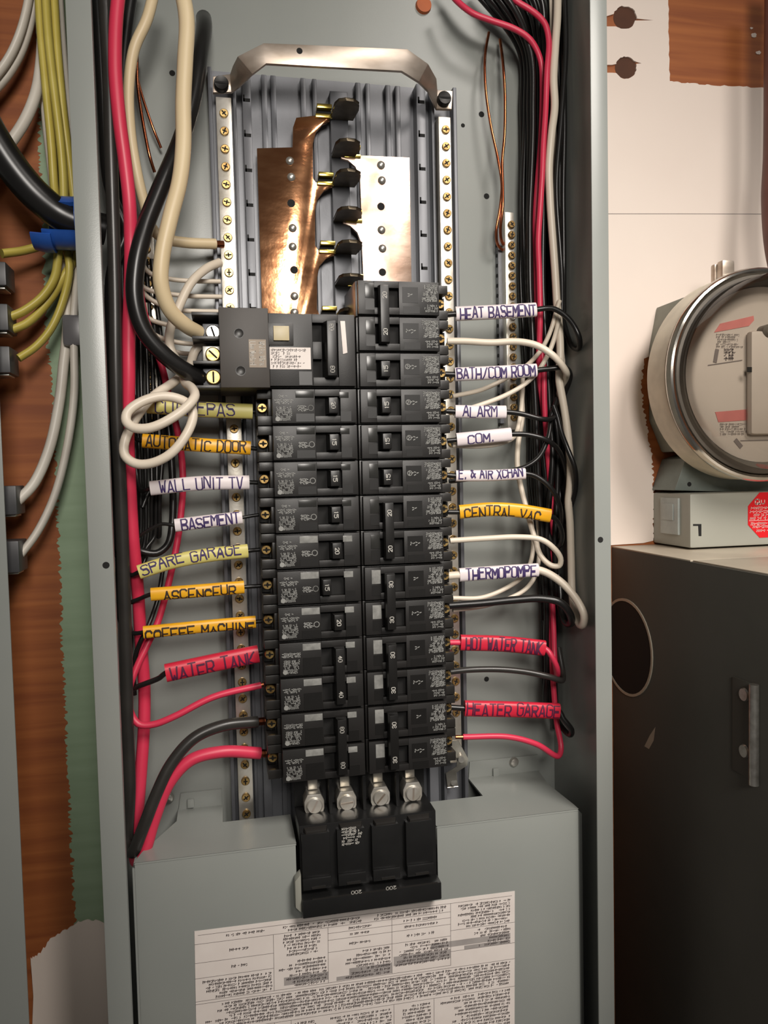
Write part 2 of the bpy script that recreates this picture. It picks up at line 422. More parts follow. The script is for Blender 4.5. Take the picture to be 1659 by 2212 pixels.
# ================================================================ the panel enclosure
VB, VT = -330.0, 720.0
enc = thing('panel_enclosure', 'large grey steel electrical panel box with open front and narrow flanges', 'electrical panel', (0, VB, 50))
B().box(-181, 181, VB, VT, -1.5, 0).part('back_plate', 'gray', enc)
for s in (-1, 1):
    u0 = -181 if s < 0 else 180
    B().box(u0, u0+1.5, VB, VT, 0, 97.6).part('side_wall', 'gray', enc)
f = B().prism([(-181, VB), (-166, VB), (-166, VT), (-181, VT)], 97.6, 99); f.part('flange', 'gray', enc, bevel=0.5)
f = B().prism([(169, VB), (182, VB), (182, VT), (169, VT)], 97.6, 99); f.part('flange', 'gray', enc, bevel=0.5)
B().box(-179.5, 180, VT-1.5, VT, 0, 97.6).part('end_wall', 'gray', enc)
B().box(-179.5, 180, VB, VB+1.5, 0, 97.6).part('end_wall', 'gray', enc)
B().box(-167.5, -166, VB, VT, 93.5, 97.6).part('flange_hem', 'gray', enc)
for x, y, r, w in ((1040, 247, 2.4, 0), (1000, 271, 1.7, 0), (1051, 424, 2.4, 0), (372, 158, 2.2, 0), (1051, 1467, 2.2, 0), (229, 1221, 2.2, 99), (1297, 1166, 2.2, 99)):
    c = un(x, y, w)
    B().cyl((c[0], c[1], w-0.8), (c[0], c[1], w+0.08), r, r, 14).part('screw_hole', 'dark', enc)
c = un(915, 12, 1); B().cyl((c[0], c[1], 0), (c[0], c[1], 3), 6.5, 6, 20).part('knockout_plug', 'orange', enc)

# ---------------------------------------------------------------- bus tray
tr = thing('bus_tray', 'ribbed galvanised steel tray carrying the bus bars inside the panel', 'tray', (0, -62, 2))
B().box(-97, 97, -62, 527, 0.2, 3).part('tray_floor', 'tray', tr)
for u0, u1, w1, m_ in ((-97, -94, 13, 'rail'), (-79, -76.5, 13, 'rail'), (-72, -65.5, 14, 'tray'), (-57, -53, 8, 'tray'), (-50, -46, 8, 'rail'), (-27, -23, 8, 'tray'), (-18, -14.5, 8, 'rail'),
                     (16, 20, 8, 'rail'), (24, 27.5, 8, 'tray'), (40, 44, 8, 'rail'), (48, 52, 8, 'tray'), (63.5, 71, 14, 'tray'), (76, 78.5, 13, 'rail'), (94, 97, 13, 'rail')):
    B().box(u0, u1, -60, 525, 3, w1).part('tray_rib', m_, tr, bevel=0.6)
B().box(-5, 9, -50, 515, 3, 12).part('stab_support', 'rail', tr, bevel=0.8)
for k in range(8):
    for s in (-1, 1):
        vv = 502-k*25.9 if s < 0 else 511-k*25.9
        uu = -68.8 if s < 0 else 67.3
        h = B(); h.box(uu-2.6, uu+2.6, vv-1.2, vv+1.2, 14, 14.25); h.box(uu-2.6, uu-1.4, vv-1.2, vv+3.8, 14, 14.25)
        h.part('hook_slot', 'dark', tr)
for x, y in ((980, 1690),):
    c = un(x, y, 16); B().cyl((c[0], c[1], 13), (c[0], c[1], 17), 3.4, 2.6, 14).part('tray_screw', 'steel', tr)

# ---------------------------------------------------------------- bus bars
BW = 15.0
lb = [(555, 320), (632, 318), (633, 275), (640, 254), (676, 250), (712, 248), (712, 262), (697, 268), (683, 285), (676, 310), (676, 385), (682, 394), (718, 394), (718, 404), (700, 412), (686, 430), (681, 455), (681, 530), (688, 541), (722, 541), (722, 552), (705, 558), (690, 575), (685, 600), (685, 668), (690, 680), (726, 680), (726, 692), (700, 700), (690, 730), (700, 950), (590, 950), (566, 680)]
rb = [(885, 340), (742, 334), (735, 334), (737, 342), (752, 346), (768, 360), (778, 385), (781, 472), (740, 474), (741, 482), (757, 488), (772, 502), (782, 528), (785, 600), (800, 900), (902, 900), (889, 600)]
fing_l = [(700, 250), (706, 396), (710, 543), (714, 683)]
fing_r = [(748, 336), (752, 476), (758, 614)]
def blade(parent, x, y, side):
    u, v, w = un(x, y, BW)
    uc = 3.2
    pl = [(-8, BW-2), (9, BW-2), (10.5, 30), (9.5, 38), (5, 42.5), (-1, 43.5), (-6, 41), (-8, 35)]
    vs = []; n = len(pl)
    for dv in (-1.2, 1.2):
        vs += [(uc+p[0], v+dv, p[1]) for p in pl]
    B().add(vs, [tuple(range(n)), tuple(range(2*n-1, n-1, -1))]+[(i, (i+1) % n, n+(i+1) % n, n+i) for i in range(n)]).part('stab_blade', 'bladed', parent, bevel=0.35)
    d = -1 if side < 0 else 1
    ur = -10.5 if side < 0 else 11.0
    B().box(ur-5.8, ur+5.8, v+3.6, v+6.8, BW-3, BW+5).part('stab_riser', 'brassblade', parent, bevel=0.5)
    B().box(ur-5.6, ur+5.6, v+1.0, v+3.6, BW-3, BW).part('stab_gap', 'dark', parent)
    B().box(ur-6.6, ur+6.4, v-1.8, v+1.2, BW-1, BW+1.4).part('stab_foot', 'brassblade', parent, bevel=0.5)
def rivet(parent, x, y, r, m_='steel', hole=False):
    u, v, w = un(x, y, BW)
    if hole: B().cyl((u, v, BW-0.5), (u, v, BW+0.06), r, r, 18).part('bolt_hole', 'dark', parent)
    else: B().lathe((u, v), [(r, BW), (r*0.96, BW+0.8), (r*0.7, BW+1.7), (r*0.28, BW+2.2)], 18).part('rivet', m_, parent)
bl = thing('bus_bar', 'orange copper bus bar with rows of rivets, shorter arm above the ground-fault breaker', 'bus bar', un(620, 690, 12), 'copper bus bars')
B().prism(uvp(lb, BW), BW-3, BW).part('bar', 'copper', bl, bevel=0.25)
for x, y in fing_l: blade(bl, x, y, -1)
for x, y in ((626, 348), (629, 383), (632, 493), (632, 533), (636, 640), (636, 675)): rivet(bl, x, y, 3.2)
for x, y in ((629, 439), (635, 583)): rivet(bl, x, y, 3.0, hole=True)
br = thing('bus_bar', 'pale tinned bus bar with rivets, ending above the heat basement breaker', 'bus bar', un(830, 600, 12), 'copper bus bars')
B().prism(uvp(rb, BW), BW-3, BW).part('bar', 'copper2', br, bevel=0.25)
for x, y in fing_r: blade(br, x, y, 1)
for x, y in ((823, 357), (825, 390), (824, 497), (826, 537)): rivet(br, x, y, 3.2)
for x, y in ((823, 446), (826, 588)): rivet(br, x, y, 3.0, hole=True)

# ---------------------------------------------------------------- screws shared by the terminal bars
def screw_mesh(r, h, slot_ang, name='terminal_screw', m_='brass', ring=True):
    s = B()
    s.lathe((0, 0), [(r*1.0, -1), (r, h*0.7), (r*0.86, h), (r*0.5, h)], 16, True, True)
    return s.mesh(name, m_, smooth=40)
def slot_mesh(r, h, ang):
    s = B(); ca, sa = math.cos(ang), math.sin(ang)
    P = lambda x, y: (x*ca-y*sa, x*sa+y*ca)
    s.prism([P(-r*0.72, -r*0.15), P(r*0.72, -r*0.15), P(r*0.72, r*0.15), P(-r*0.72, r*0.15)], h-0.3, h+0.07)
    s.prism([P(-r*0.15, -r*0.5), P(r*0.15, -r*0.5), P(r*0.15, r*0.5), P(-r*0.15, r*0.5)], h-0.3, h+0.06)
    return s.mesh('drive_slot', 'dark')
SCR = screw_mesh(3.3, 1.5, 0); SCRS = screw_mesh(3.3, 1.5, 0, m_='steel'); SLOT = [slot_mesh(3.3, 1.5, a) for a in (0.1, 0.6, 1.2, 1.6, 2.3, 2.9)]
GSCR = screw_mesh(3.0, 2.4, 0, m_='brass2'); GSLOT = [slot_mesh(3.0, 2.4, a) for a in (0.2, 0.9, 1.4, 2.2)]
GSCRS = screw_mesh(3.0, 2.4, 0, m_='steel')
def put_screw(parent, u, v, w, me=SCR, slot=None, rng=random):
    org = ORG[parent.name]
    o = bpy.data.objects.new('terminal_screw', me); COL.objects.link(o); o.parent = parent
    d = (u-org[0], v-org[1], w-org[2])
    o.location = (d[0]/1000, -d[2]/1000, d[1]/1000); ORG[o.name] = (u, v, w)
    s = bpy.data.objects.new('drive_slot', slot or rng.choice(SLOT)); COL.objects.link(s); s.parent = o; ORG[s.name] = (u, v, w)
    return o
rng = random.Random(5)
NW = 20.0
nb = thing('neutral_bar', 'long shiny neutral bar of brass screws with the coiled white wire in front', 'terminal bar', (-86, -62, 4), 'neutral bars')
B().box(-91.6, -80.4, -60, 500, 3, NW).part('bar', 'tin', nb, bevel=0.4)
k = 0; v = 488.0
while v > -56:
    if not (273 < v < 328): put_screw(nb, -86, v, NW, rng=rng)
    v -= 12.95
nbr = thing('neutral_bar', 'shiny neutral bar of brass screws with no wires landed on it', 'terminal bar', (84.5, -20, 4), 'neutral bars')
B().box(79.5, 89.5, -20, 498, 3, NW).part('bar', 'tin', nbr, bevel=0.4)
v = 488.0
while v > 10:
    put_screw(nbr, 85.2, v, NW, rng=rng); v -= 12.95
st = thing('neutral_tie_strap', 'bent silver strap bridging the tops of the two neutral bars', 'strap', (0, 505, 20))
S = [((460, 165), (460, 200), 21.6), ((497, 160), (500, 199), 21.6), ((503, 142), (520, 184), 30), ((513, 122), (545, 160), 45), ((570, 93), (575, 137), 52), ((720, 99), (720, 145), 52), ((880, 106), (868, 153), 52), ((925, 138), (905, 176), 45), ((943, 170), (925, 196), 30), ((945, 194), (943, 235), 21.6), ((978, 196), (976, 236), 21.6)]
vs = []; fs = []
for (a, c, w) in S:
    A1, C1 = un(a[0], a[1], w), un(c[0], c[1], w)
    vs += [A1, C1, (C1[0], C1[1], w-3), (A1[0], A1[1], w-3)]
for i in range(len(S)-1):
    for k in range(4):
        l = (k+1) % 4
        fs.append((i*4+k, i*4+l, (i+1)*4+l, (i+1)*4+k))
fs += [(0, 1, 2, 3), tuple(len(vs)-4+k for k in (3, 2, 1, 0))]
B().add(vs, fs).part('band', 'strap', st, bevel=0.5)
for x, y in ((478, 182), (959, 214)):
    c = un(x, y, 24); s_ = B(); s_.lathe((c[0], c[1]), [(5.4, 21.4), (5.4, 26), (4.8, 27), (2, 26.6)], 20)
    o = s_.part('strap_screw', 'blacksteel', st)
    s2 = B(); s2.box(c[0]-4.4, c[0]+4.4, c[1]-0.6, c[1]+0.6, 26.5, 27.08); s2.part('drive_slot', 'dark', o)
c = un(647, 110, 52); B().cyl((c[0], c[1], 51.5), (c[0], c[1], 52.08), 2.2, 2.2, 14).part('strap_hole', 'dark', st)

# ground bars on the back plate
gr = thing('ground_bar', 'ground terminal bar of brass screws with two bare copper wires hooked on its top', 'terminal bar', (141, 250, 1), 'ground bars')
g0 = un(1096, 690, 18)[0]; g1 = un(1120, 690, 18)[0]
gt, gb = un(1105, 457, 18)[1], un(1108, 928, 18)[1]
B().box(g0, g1-2, gb, gt, 0.2, 16).part('bar', 'tin', gr, bevel=0.4)
B().box(g0-3, g0, gb+6, gt-10, 0.2, 7).part('bar_foot', 'rail', gr)
v = gt-10; k = 0
while v > gb+3:
    put_screw(gr, (g0+g1)/2+0.3, v, 16, GSCRS if k in (9,) else GSCR, rng.choice(GSLOT)); v -= 8.2; k += 1
    h_ = B(); h_.cyl((g0-3.4, v+3, 4), (g0-2.9, v+3, 4), 1.6, 1.6, 8); h_.part('wire_hole', 'dark', gr)
gl = thing('ground_bar', 'ground terminal bar crowded behind the thick cables', 'terminal bar', (-146, 250, 1), 'ground bars')
B().box(-150, -140, 250, 402, 0.2, 16).part('bar', 'tin', gl, bevel=0.4)
v = 396; k = 0
while v > 254:
    put_screw(gl, -145, v, 16, GSCRS if k == 5 else GSCR, rng.choice(GSLOT)); v -= 8.4; k += 1
# bonding strap at the bottom of the right neutral bar
bs = thing('bonding_strap', 'small bent silver bonding strap below the heater garage breaker', 'strap', un(985, 1690, 14))
q = B()
pp = [un(978, 1600, 40), un(1000, 1640, 34), un(998, 1655, 30), un(975, 1670, 20), un(978, 1700, 14.5)]
vs = []; fs = []
for i, p in enumerate(pp):
    for dx, dw in ((-4.5, 0), (4.5, 0), (4.5, -1.4), (-4.5, -1.4)): vs.append((p[0]+dx, p[1], p[2]+dw))
for i in range(len(pp)-1):
    for k in range(4): fs.append((i*4+k, i*4+(k+1) % 4, (i+1)*4+(k+1) % 4, (i+1)*4+k))
fs += [(0, 1, 2, 3), (19, 18, 17, 16)]
q.add(vs, fs).part('band', 'tin', bs, bevel=0.3)
c = un(996, 1640, 36); B().cyl((c[0], c[1], 33), (c[0], c[1], 37), 3.2, 2.6, 14).part('strap_screw', 'steel', bs)

# ---------------------------------------------------------------- lower cover with its instruction sheet
cv = thing('lower_cover', 'grey steel cover below the breakers carrying a white printed sheet', 'cover', (0, VB+2, 40))
B().prism([(-163, VB+2), (163, VB+2), (163, -42), (50.5, -42), (50.5, -91), (-53.5, -91), (-53.5, -42), (-163, -42)], 78.6, 80).part('front_plate', 'gray', cv, bevel=0.5)
def topplate(poly):
    vs = [(p[0], -41.9, p[1]) for p in poly]+[(p[0], -43.3, p[1]) for p in poly]; n = len(poly)
    return B().add(vs, [tuple(range(n)), tuple(range(2*n-1, n-1, -1))]+[(i, (i+1) % n, n+(i+1) % n, n+i) for i in range(n)])
topplate([(-163, 79.9), (-159, 66), (-138, 22), (-138, 0.6), (-104.5, 0.6), (-104.5, 33), (-53.5, 33), (-53.5, 79.9)]).part('top_plate', 'gray', cv, bevel=0.4)
topplate([(163, 79.9), (163, 72), (160, 30), (164, 0.6), (101, 0.6), (101, 39), (50.5, 39), (50.5, 79.9)]).part('top_plate', 'gray', cv, bevel=0.4)
B().prism([(-138, -42), (-104.5, -42), (-104.5, -29), (-136, -29)], 0.2, 1.8).part('mounting_tab', 'gray', cv, bevel=0.3)
B().prism([(101, -42), (166, -42), (164, -28), (102, -28)], 0.2, 1.8).part('mounting_tab', 'gray', cv, bevel=0.3)
vs = []; fs = []
for v in (VB+2, -52): vs += [(163, v, 80), (172, v, 68), (171, v, 67), (162, v, 78.6)]
vs += [(163, -43, 80), (163.2, -43, 79.6), (162.5, -43, 78.8), (162, -43, 78.6)]
fs = [(0, 1, 5, 4), (1, 2, 6, 5), (2, 3, 7, 6), (3, 0, 4, 7), (0, 3, 2, 1)] + [(4, 5, 9, 8), (5, 6, 10, 9), (6, 7, 11, 10), (7, 4, 8, 11), (8, 9, 10, 11)]
B().add(vs, fs).part('side_flange', 'gray', cv)
B().box(-164.5, -163, VB+2, -46, 20, 79.9).part('side_flange', 'gray', cv)
for x, y, m_ in ((1112, 1648, 'steel'), (364, 1726, 'steel')):
    c = un(x, y, 4); s_ = B(); s_.lathe((c[0], c[1]), [(4.3, 1.5), (4.2, 2.6), (3.2, 4.0), (1.2, 4.7)], 18); s_.part('cover_screw', m_, cv)
for x, y in ((1072, 1668), (412, 1735)):
    c = un(x, y, 4); B().box(c[0]-2.6, c[0]+2.6, c[1]-4, c[1]+3, 1.6, 4).part('tab_dimple', 'gray', cv, bevel=0.8)
# sheet
PA = un(420, 2012, 80.3); PB = un(1112, 1925, 80.3)
ex = Vector((PB[0]-PA[0], PB[1]-PA[1], 0)); SL = ex.length; ex.normalize(); ey = Vector((ex.y, -ex.x, 0))
def SH(s, t, w=80.35):
    p = Vector((PA[0], PA[1], 0))+ex*(s*SL)+ey*t
    return (p.x, p.y, w)
sh = B(); sh.add([SH(0, 0, 80.05), SH(1, 0, 80.05), SH(1, 200, 80.05), SH(0, 200, 80.05), SH(0, 0, 80.3), SH(1, 0, 80.3), SH(1, 200, 80.3), SH(0, 200, 80.3)], [(0, 1, 2, 3), (7, 6, 5, 4), (0, 4, 5, 1), (1, 5, 6, 2), (2, 6, 7, 3), (3, 7, 4, 0)])
sheet = sh.part('instruction_sheet', 'paper', cv); sheet['label'] = 'white printed instruction sheet with upside down tables'
mp_ = lambda x, y: SH(x/SL, -y, 80.38)
sd = B()
for s0, s1, t0, t1 in ((.60, .785, 38, 45), (.72, .985, 32, 36.5), (.83, .985, 37, 40), (.46, .595, 42, 47), (.26, .395, 42, 48), (.42, .595, 47, 50)):
    sd.add([SH(s0, t0, 80.34), SH(s1, t0, 80.34), SH(s1, t1, 80.34), SH(s0, t1, 80.34)], [(0, 1, 2, 3)])
sd.part('tinted_cells', 'shade', sheet)
rl = B()
for s0, s1, t in ((0.01, .99, 3.2), (0, .785, 9.5), (0, .23, 23), (0, .23, 34), (.395, .785, 14), (.395, .785, 19), (.395, .785, 28), (.785, 1, 24), (.785, 1, 40), (0, .785, 50.5), (0, 1, 52.5), (.0, 1, 74), (.0, .26, 80), (0, .26, 90)):
    ribbon(rl, [(s0*SL, -t), (s1*SL, -t)], mp_, 0.14, 1)
for s, t0, t1 in ((.23, 9.5, 50.5), (.395, 9.5, 50.5), (.595, 9.5, 50.5), (.785, 3.2, 50.5), (.73, 74, 200), (.6, 74, 200), (.28, 74, 200), (.23, 74, 200)):
    ribbon(rl, [(s*SL, -t0), (s*SL, -t1)], mp_, 0.14, 1)
rl.part('table_rules', 'inkrule', sheet)
fp = B()
blocks = [(.08, .21, 4, 7.5, 1, .9, 'r'), (.24, .5, 4, 9, 2, .9, 'r'), (.52, .77, 4, 9, 2, .92, 'r'), (.81, .985, 5, 23.5, 8, .85, 'r'), (.84, .985, 25, 39.5, 6, .7, 'r'),
          (.63, .75, 10.5, 13.5, 1, .9, 'c'), (.63, .75, 15, 18, 1, .95, 'c'), (.64, .74, 22, 25, 1, .9, 'c'), (.605, .78, 29, 46, 7, .85, 'r'), (.46, .53, 10.5, 13.5, 1, .9, 'c'), (.46, .53, 15, 18, 1, .9, 'c'), (.46, .53, 22, 25, 1, .9, 'c'),
          (.44, .59, 29, 50, 8, .8, 'r'), (.245, .39, 10.5, 27, 7, .8, 'c'), (.245, .39, 30, 50, 8, .8, 'r'), (.1, .16, 15, 18, 1, .9, 'c'), (.1, .16, 27, 30, 1, .9, 'c'), (.02, .225, 36, 50, 6, .9, 'r'),
          (.02, .985, 53.5, 72, 8, .95, 'r'), (.29, .36, 76, 160, 32, .95, 'c'), (.38, .55, 76, 160, 32, .8, 'r'), (.555, .595, 76, 160, 32, .95, 'c'), (.62, .72, 76, 160, 32, .8, 'r'), (.745, .985, 75, 160, 33, .82, 'r'), (.1, .2, 91, 140, 3, .8, 'c')]
for i, (s0, s1, t0, t1, n, fl, al) in enumerate(blocks):
    fine_print(fp, mp_, s0*SL, s1*SL, -t1, -t0, n, 1.55, 40+i, 0.25, fl, al)
fpo = fp.part('fine_print', 'ink', sheet); fpo['kind'] = 'stuff'

# ================================================================ breakers
P = 25.4
FW = 77.0                                       # breaker face
CACHE = {}
def breaker_kit(side, poles, rating, flip, bright):
    key = (side, poles, rating, flip, bright)
    if key in CACHE: return CACHE[key]
    U_ = lambda a: side*a
    def bx(b, a0, a1, v0, v1, w0, w1):
        x0, x1 = sorted((U_(a0), U_(a1))); return b.box(x0, x1, v0, v1, w0, w1)
    kit = []
    body = B()
    for i in range(poles):
        y = i*P
        bx(body, 0.4, 60.5, y+0.25, y+P-0.25, 24, 71.5)
        bx(body, 59, 70.5, y+0.25, y+P-0.25, 24, 52)
        bx(body, 60.5, 70.5, y+0.25, y+7.0, 52, 66)
        bx(body, 60.5, 70.5, y+P-6.5, y+P-0.25, 52, 66)
        bx(body, 60.5, 63.0, y+7, y+P-6.5, 52, 66)
    kit.append(('body', body.mesh('body', 'plastic', bevel=0.55), None))
    front = B(); prt = B(); drk = B(); wins = []; stks = []
    for i in range(poles):
        y = i*P
        s0, s1 = y+5.8, y+19.6
        for a0, a1, v0, v1 in ((31, 60.6, y+1.0, y+P-1.0), (1.6, 13, y+1.0, y+P-1.0), (13, 31, y+1.0, s0), (13, 31, s1, y+P-1.0)):
            bx(front, a0, a1, v0, v1, 71.5, FW)
        bx(drk, 13.1, 30.9, s0+.1, s1-.1, 71.4, 71.9)
        # windows and stickers; bright rows carry a reflection in their grey
        top = side < 0
        if side < 0:
            stks.append(bx(B(), 31.6, 44.4, y+18.6, y+23.4, FW, FW+0.35)); stks.append(bx(B(), 7.0, 13.6, y+18.4, y+22.6, FW, FW+0.3))
            wins.append(bx(B(), 31.6, 44.4, y+2.0, y+(13.5 if poles > 1 else 7.5), FW, FW+0.25)); wins.append(bx(B(), 5.5, 13, y+2.0, y+9, FW, FW+0.25))
        else:
            stks.append(bx(B(), 6.5, 13, y+12.5, y+22.5, FW, FW+0.35))
            wins.append(bx(B(), 33.5, 45, y+9.5, y+20.5, FW, FW+0.25)); wins.append(bx(B(), 6.5, 13, y+4, y+11.5, FW, FW+0.2)); wins.append(bx(B(), 34, 46, y+2.0, y+7.0, FW, FW+0.2))
        mpf = lambda x, yy: (side*x, yy, FW+0.28)
        if side < 0:
            fine_print(prt, lambda x, yy: (-x, yy, FW+0.3), 46.5, 58.5, y+2.8, y+12.5, 6, 1.3, 7+i, 0.24, .92)
            fine_print(prt, lambda x, yy: (-x, yy, FW+0.3), 46.0, 59.0, y+14.2, y+17.6, 2, 1.4, 17+i, 0.26, .98)
            if poles == 1:
                fine_print(prt, lambda x, yy: (-x, yy, FW+0.3), 50, 57, y+18.6, y+20.6, 1, 1.7, 27+i, 0.28, .95)
                fine_print(prt, lambda x, yy: (-x, yy, FW+0.42), 36, 43.5, y+9.2, y+13.4, 2, 1.7, 37+i, 0.3, .98)
                ribbon(prt, circ(-34, y+11.4, 1.9, 1.9, 0, 360, 14), lambda x, yy: (x, yy, FW+0.42), 0.28, 1)
            prt.cyl((-57.0, y+4.0, FW-.2), (-57.0, y+4.0, FW+0.34), 1.7, 1.7, 14)
        else:
            fine_print(prt, lambda x, yy: (x, yy, FW+0.3), 47.5, 59.5, y+10.5, y+22.5, 8, 1.3, 57+i, 0.26, .85)
            fine_print(prt, lambda x, yy: (x, yy, FW+0.3), 49.5, 59.5, y+3.0, y+8.6, 3, 1.3, 67+i, 0.22, .85)
            ribbon(prt, circ(57, y+12.5, 1.5, 1.5, 0, 360, 12), lambda x, yy: (x, yy, FW+0.31), 0.35, 1)
            fine_print(prt, lambda x, yy: (x, yy, FW+0.3), 35.5, 43.5, y+13.0, y+17.2, 1, 2.6, 77+i, 0.3, .98)
            if poles == 1:
                ribbon(prt, circ(36.2, y+15.2, 1.7, 1.7, 0, 360, 14), lambda x, yy: (x, yy, FW+0.31), 0.25, 1)
    kit.append(('front_cover', front.mesh('front_cover', 'plastic2', bevel=0.3), None))
    kit.append(('toggle_slot', drk.mesh('toggle_slot', 'dark'), None))
    for q_ in stks: kit.append(('rating_window', q_.mesh('rating_window', 'sticker' if bright else 'window', bevel=0.12), None))
    for q_ in wins: kit.append(('smoked_window', q_.mesh('smoked_window', 'blacker'), None))
    kit.append(('fine_print', prt.mesh('fine_print', 'print'), None))
    # toggle
    a0, a1 = (14.6, 23.2) if not flip else (22.6, 30.6)
    v0, v1 = 6.6, (poles-1)*P+18.8
    hb = B()
    if poles == 1:
        x = sorted((U_(a0), U_(a1))); x2 = sorted((U_(a0+1.1), U_(a1-1.1)))
        hb.prism([(x[0], v0), (x[1], v0), (x[1], v1), (x[0], v1)], 71.6, 83.5, [(x2[0], v0+.7), (x2[1], v0+.7), (x2[1], v1-.7), (x2[0], v1-.7)])
    else:
        x = sorted((U_(a0), U_(a1))); x2 = sorted((U_(a0+0.8), U_(a1-0.8)))
        for i in range(poles):
            hb.prism([(x[0], i*P+6.6), (x[1], i*P+6.6), (x[1], i*P+18.8), (x[0], i*P+18.8)], 71.6, 79, [(x2[0], i*P+6.8), (x2[1], i*P+6.8), (x2[1], i*P+18.6), (x2[0], i*P+18.6)])
        hb.prism([(x2[0]-.4, v0-1.6), (x2[1]+.4, v0-1.6), (x2[1]+.4, v1+1.6), (x2[0]-.4, v1+1.6)], 79, 85, [(x2[0]+.4, v0-1), (x2[1]-.4, v0-1), (x2[1]-.4, v1+1), (x2[0]+.4, v1+1)])
    hi = len(kit); kit.append(('toggle', hb.mesh('toggle', 'blacker', bevel=0.45), None))
    top = 83.58 if poles == 1 else 85.08
    ac = (a0+a1)/2
    for i in range(poles):
        nm = B(); yc = i*P+12.7
        hh = 1.35; ln = 2.1
        if side < 0: mf = lambda x, y: (-ac+y, yc-x, top)
        else: mf = lambda x, y: (ac-y, yc+x, top)
        strokes(nm, rating, mf, -ln, ln, -hh, hh, 0.24, 0, 1, 0.35)
        kit.append(('rating_numerals', nm.mesh('rating_numerals', 'print2'), hi))
    # terminals
    for i in range(poles):
        y = i*P
        lug = B(); bx(lug, 64, 70.9, y+7.4, y+18.4, 40, 55); kit.append(('terminal_lug', lug.mesh('terminal_lug', 'blacksteel', bevel=0.4), None))
        s = B(); s.lathe((U_(66.6), y+13.2), [(3.5, 54), (3.5, 58), (3.0, 58.9), (1.3, 58.9), (1.3, 57.6), (0.3, 57.6)], 16); si = len(kit)
        kit.append(('terminal_screw', s.mesh('terminal_screw', 'brass'), None))
        d = B(); cx, cy = U_(66.6), y+13.2
        d.box(cx-2.6, cx+2.6, cy-.5, cy+.5, 58.7, 58.97); d.box(cx-.5, cx+.5, cy-1.8, cy+1.8, 58.7, 58.96)
        kit.append(('drive_slot', d.mesh('drive_slot', 'dark'), si))
    CACHE[key] = kit
    return kit
def breaker(side, row_bottom, poles, rating, label, group, flip=False, bright=False):
    name = 'circuit_breaker' if poles == 1 else 'double_breaker'
    org = (0.0, row_bottom*P, 0.0)
    t = thing(name, label, 'breaker', org, group)
    objs = []
    for nm, me, par in breaker_kit(side, poles, rating, flip, bright):
        o = bpy.data.objects.new(nm, me); COL.objects.link(o)
        o.parent = t if par is None else objs[par]; ORG[o.name] = org
        objs.append(o)
    return t
GL1, GR1, GL2, GR2 = 'single breakers opposite the alarm row', 'single breakers of the alarm row', 'double breakers by the red cables', 'double breakers of the heater row'
LEFT = [(10, 1, '20', 'black 20 amp single breaker wired to the pale yellow CUI REPAS sleeve', False, False),
        (9, 1, '15', 'black 15 amp single breaker wired to the amber AUTOMATIC DOOR sleeve', False, False),
        (8, 1, '15', 'black 15 amp single breaker wired to the white WALL UNIT TV sleeve', False, False),
        (7, 1, '15', 'black 15 amp single breaker wired to the white BASEMENT sleeve', False, False),
        (6, 1, '20', 'black 20 amp single breaker wired to the pale yellow SPARE GARAGE sleeve', False, True),
        (5, 1, '15', 'black single breaker with its toggle flipped outward, wired to the ASCENCEUR sleeve', True, True),
        (4, 1, '20', 'black 20 amp single breaker wired to the amber COFFEE MACHINE sleeve', False, True),
        (2, 2, '40', 'black double breaker fed by the red WATER TANK sleeve', False, True),
        (0, 2, '60', 'black double breaker fed by one thick black and one thick red cable', False, True)]
for r, p, rt, lb_, fl, brt in LEFT: breaker(-1, r, p, rt, lb_, GL1 if p == 1 else GL2, fl, brt)
RIGHT = [(12, 2, '20', 'topmost black double breaker wired to the white HEAT BASEMENT sleeve', False),
         (11, 1, '15', 'black single breaker wired to the white BATH/COM ROOM sleeve', False),
         (10, 1, '15', 'black single breaker wired to the white ALARM sleeve', False),
         (9, 1, '15', 'black single breaker wired to the white COM sleeve', False),
         (8, 1, '15', 'black single breaker wired to the white air exchanger sleeve', False),
         (6, 2, '20', 'black 20 amp double breaker wired to the amber CENTRAL VAC sleeve', False),
         (4, 2, '30', 'black 30 amp double breaker wired to the white THERMOPOMPE sleeve', True),
         (2, 2, '30', 'black 30 amp double breaker wired to the red HOT WATER TANK sleeve', True),
         (0, 2, '30', 'black 30 amp double breaker wired to the red HEATER GARAGE sleeve', True)]
for r, p, rt, lb_, brt in RIGHT: breaker(1, r, p, rt, lb_, GR1 if p == 1 else GR2, False, brt)

# ---------------------------------------------------------------- ground-fault breaker
g = thing('ground_fault_breaker', 'wide ground-fault breaker with beige test button and charcoal side module', 'breaker', (0, 11*P, 0))
y0, y1 = 11*P+0.3, 13*P+1.2
q = B(); q.box(-62, -0.4, y0, y1, 24, 72); q.part('body', 'plastic', g, bevel=0.6)
q = B()
sl = (-31.5, -13.5, y0+7, y1-7)
q.box(-61.5, sl[0], y0+1, y1-1, 72, FW); q.box(sl[1], -1.6, y0+1, y1-1, 72, FW); q.box(sl[0], sl[1], y0+1, sl[2], 72, FW); q.box(sl[0], sl[1], sl[3], y1-1, 72, FW)
q.box(-31.5, -25, 12*P-5.5, 12*P+6.5, 72, FW)
q.part('front_cover', 'plastic2', g, bevel=0.3)
B().box(sl[0], sl[1], sl[2], sl[3], 71.9, 72.2).part('toggle_slot', 'dark', g)
q = B(); q.prism([(-24.5, y0+6), (-14.5, y0+6), (-14.5, y1-6), (-24.5, y1-6)], 72, 86, [(-22.5, y0+7), (-16, y0+7), (-16, y1-7), (-22.5, y1-7)])
tg = q.part('toggle', 'blacker', g, bevel=0.6)
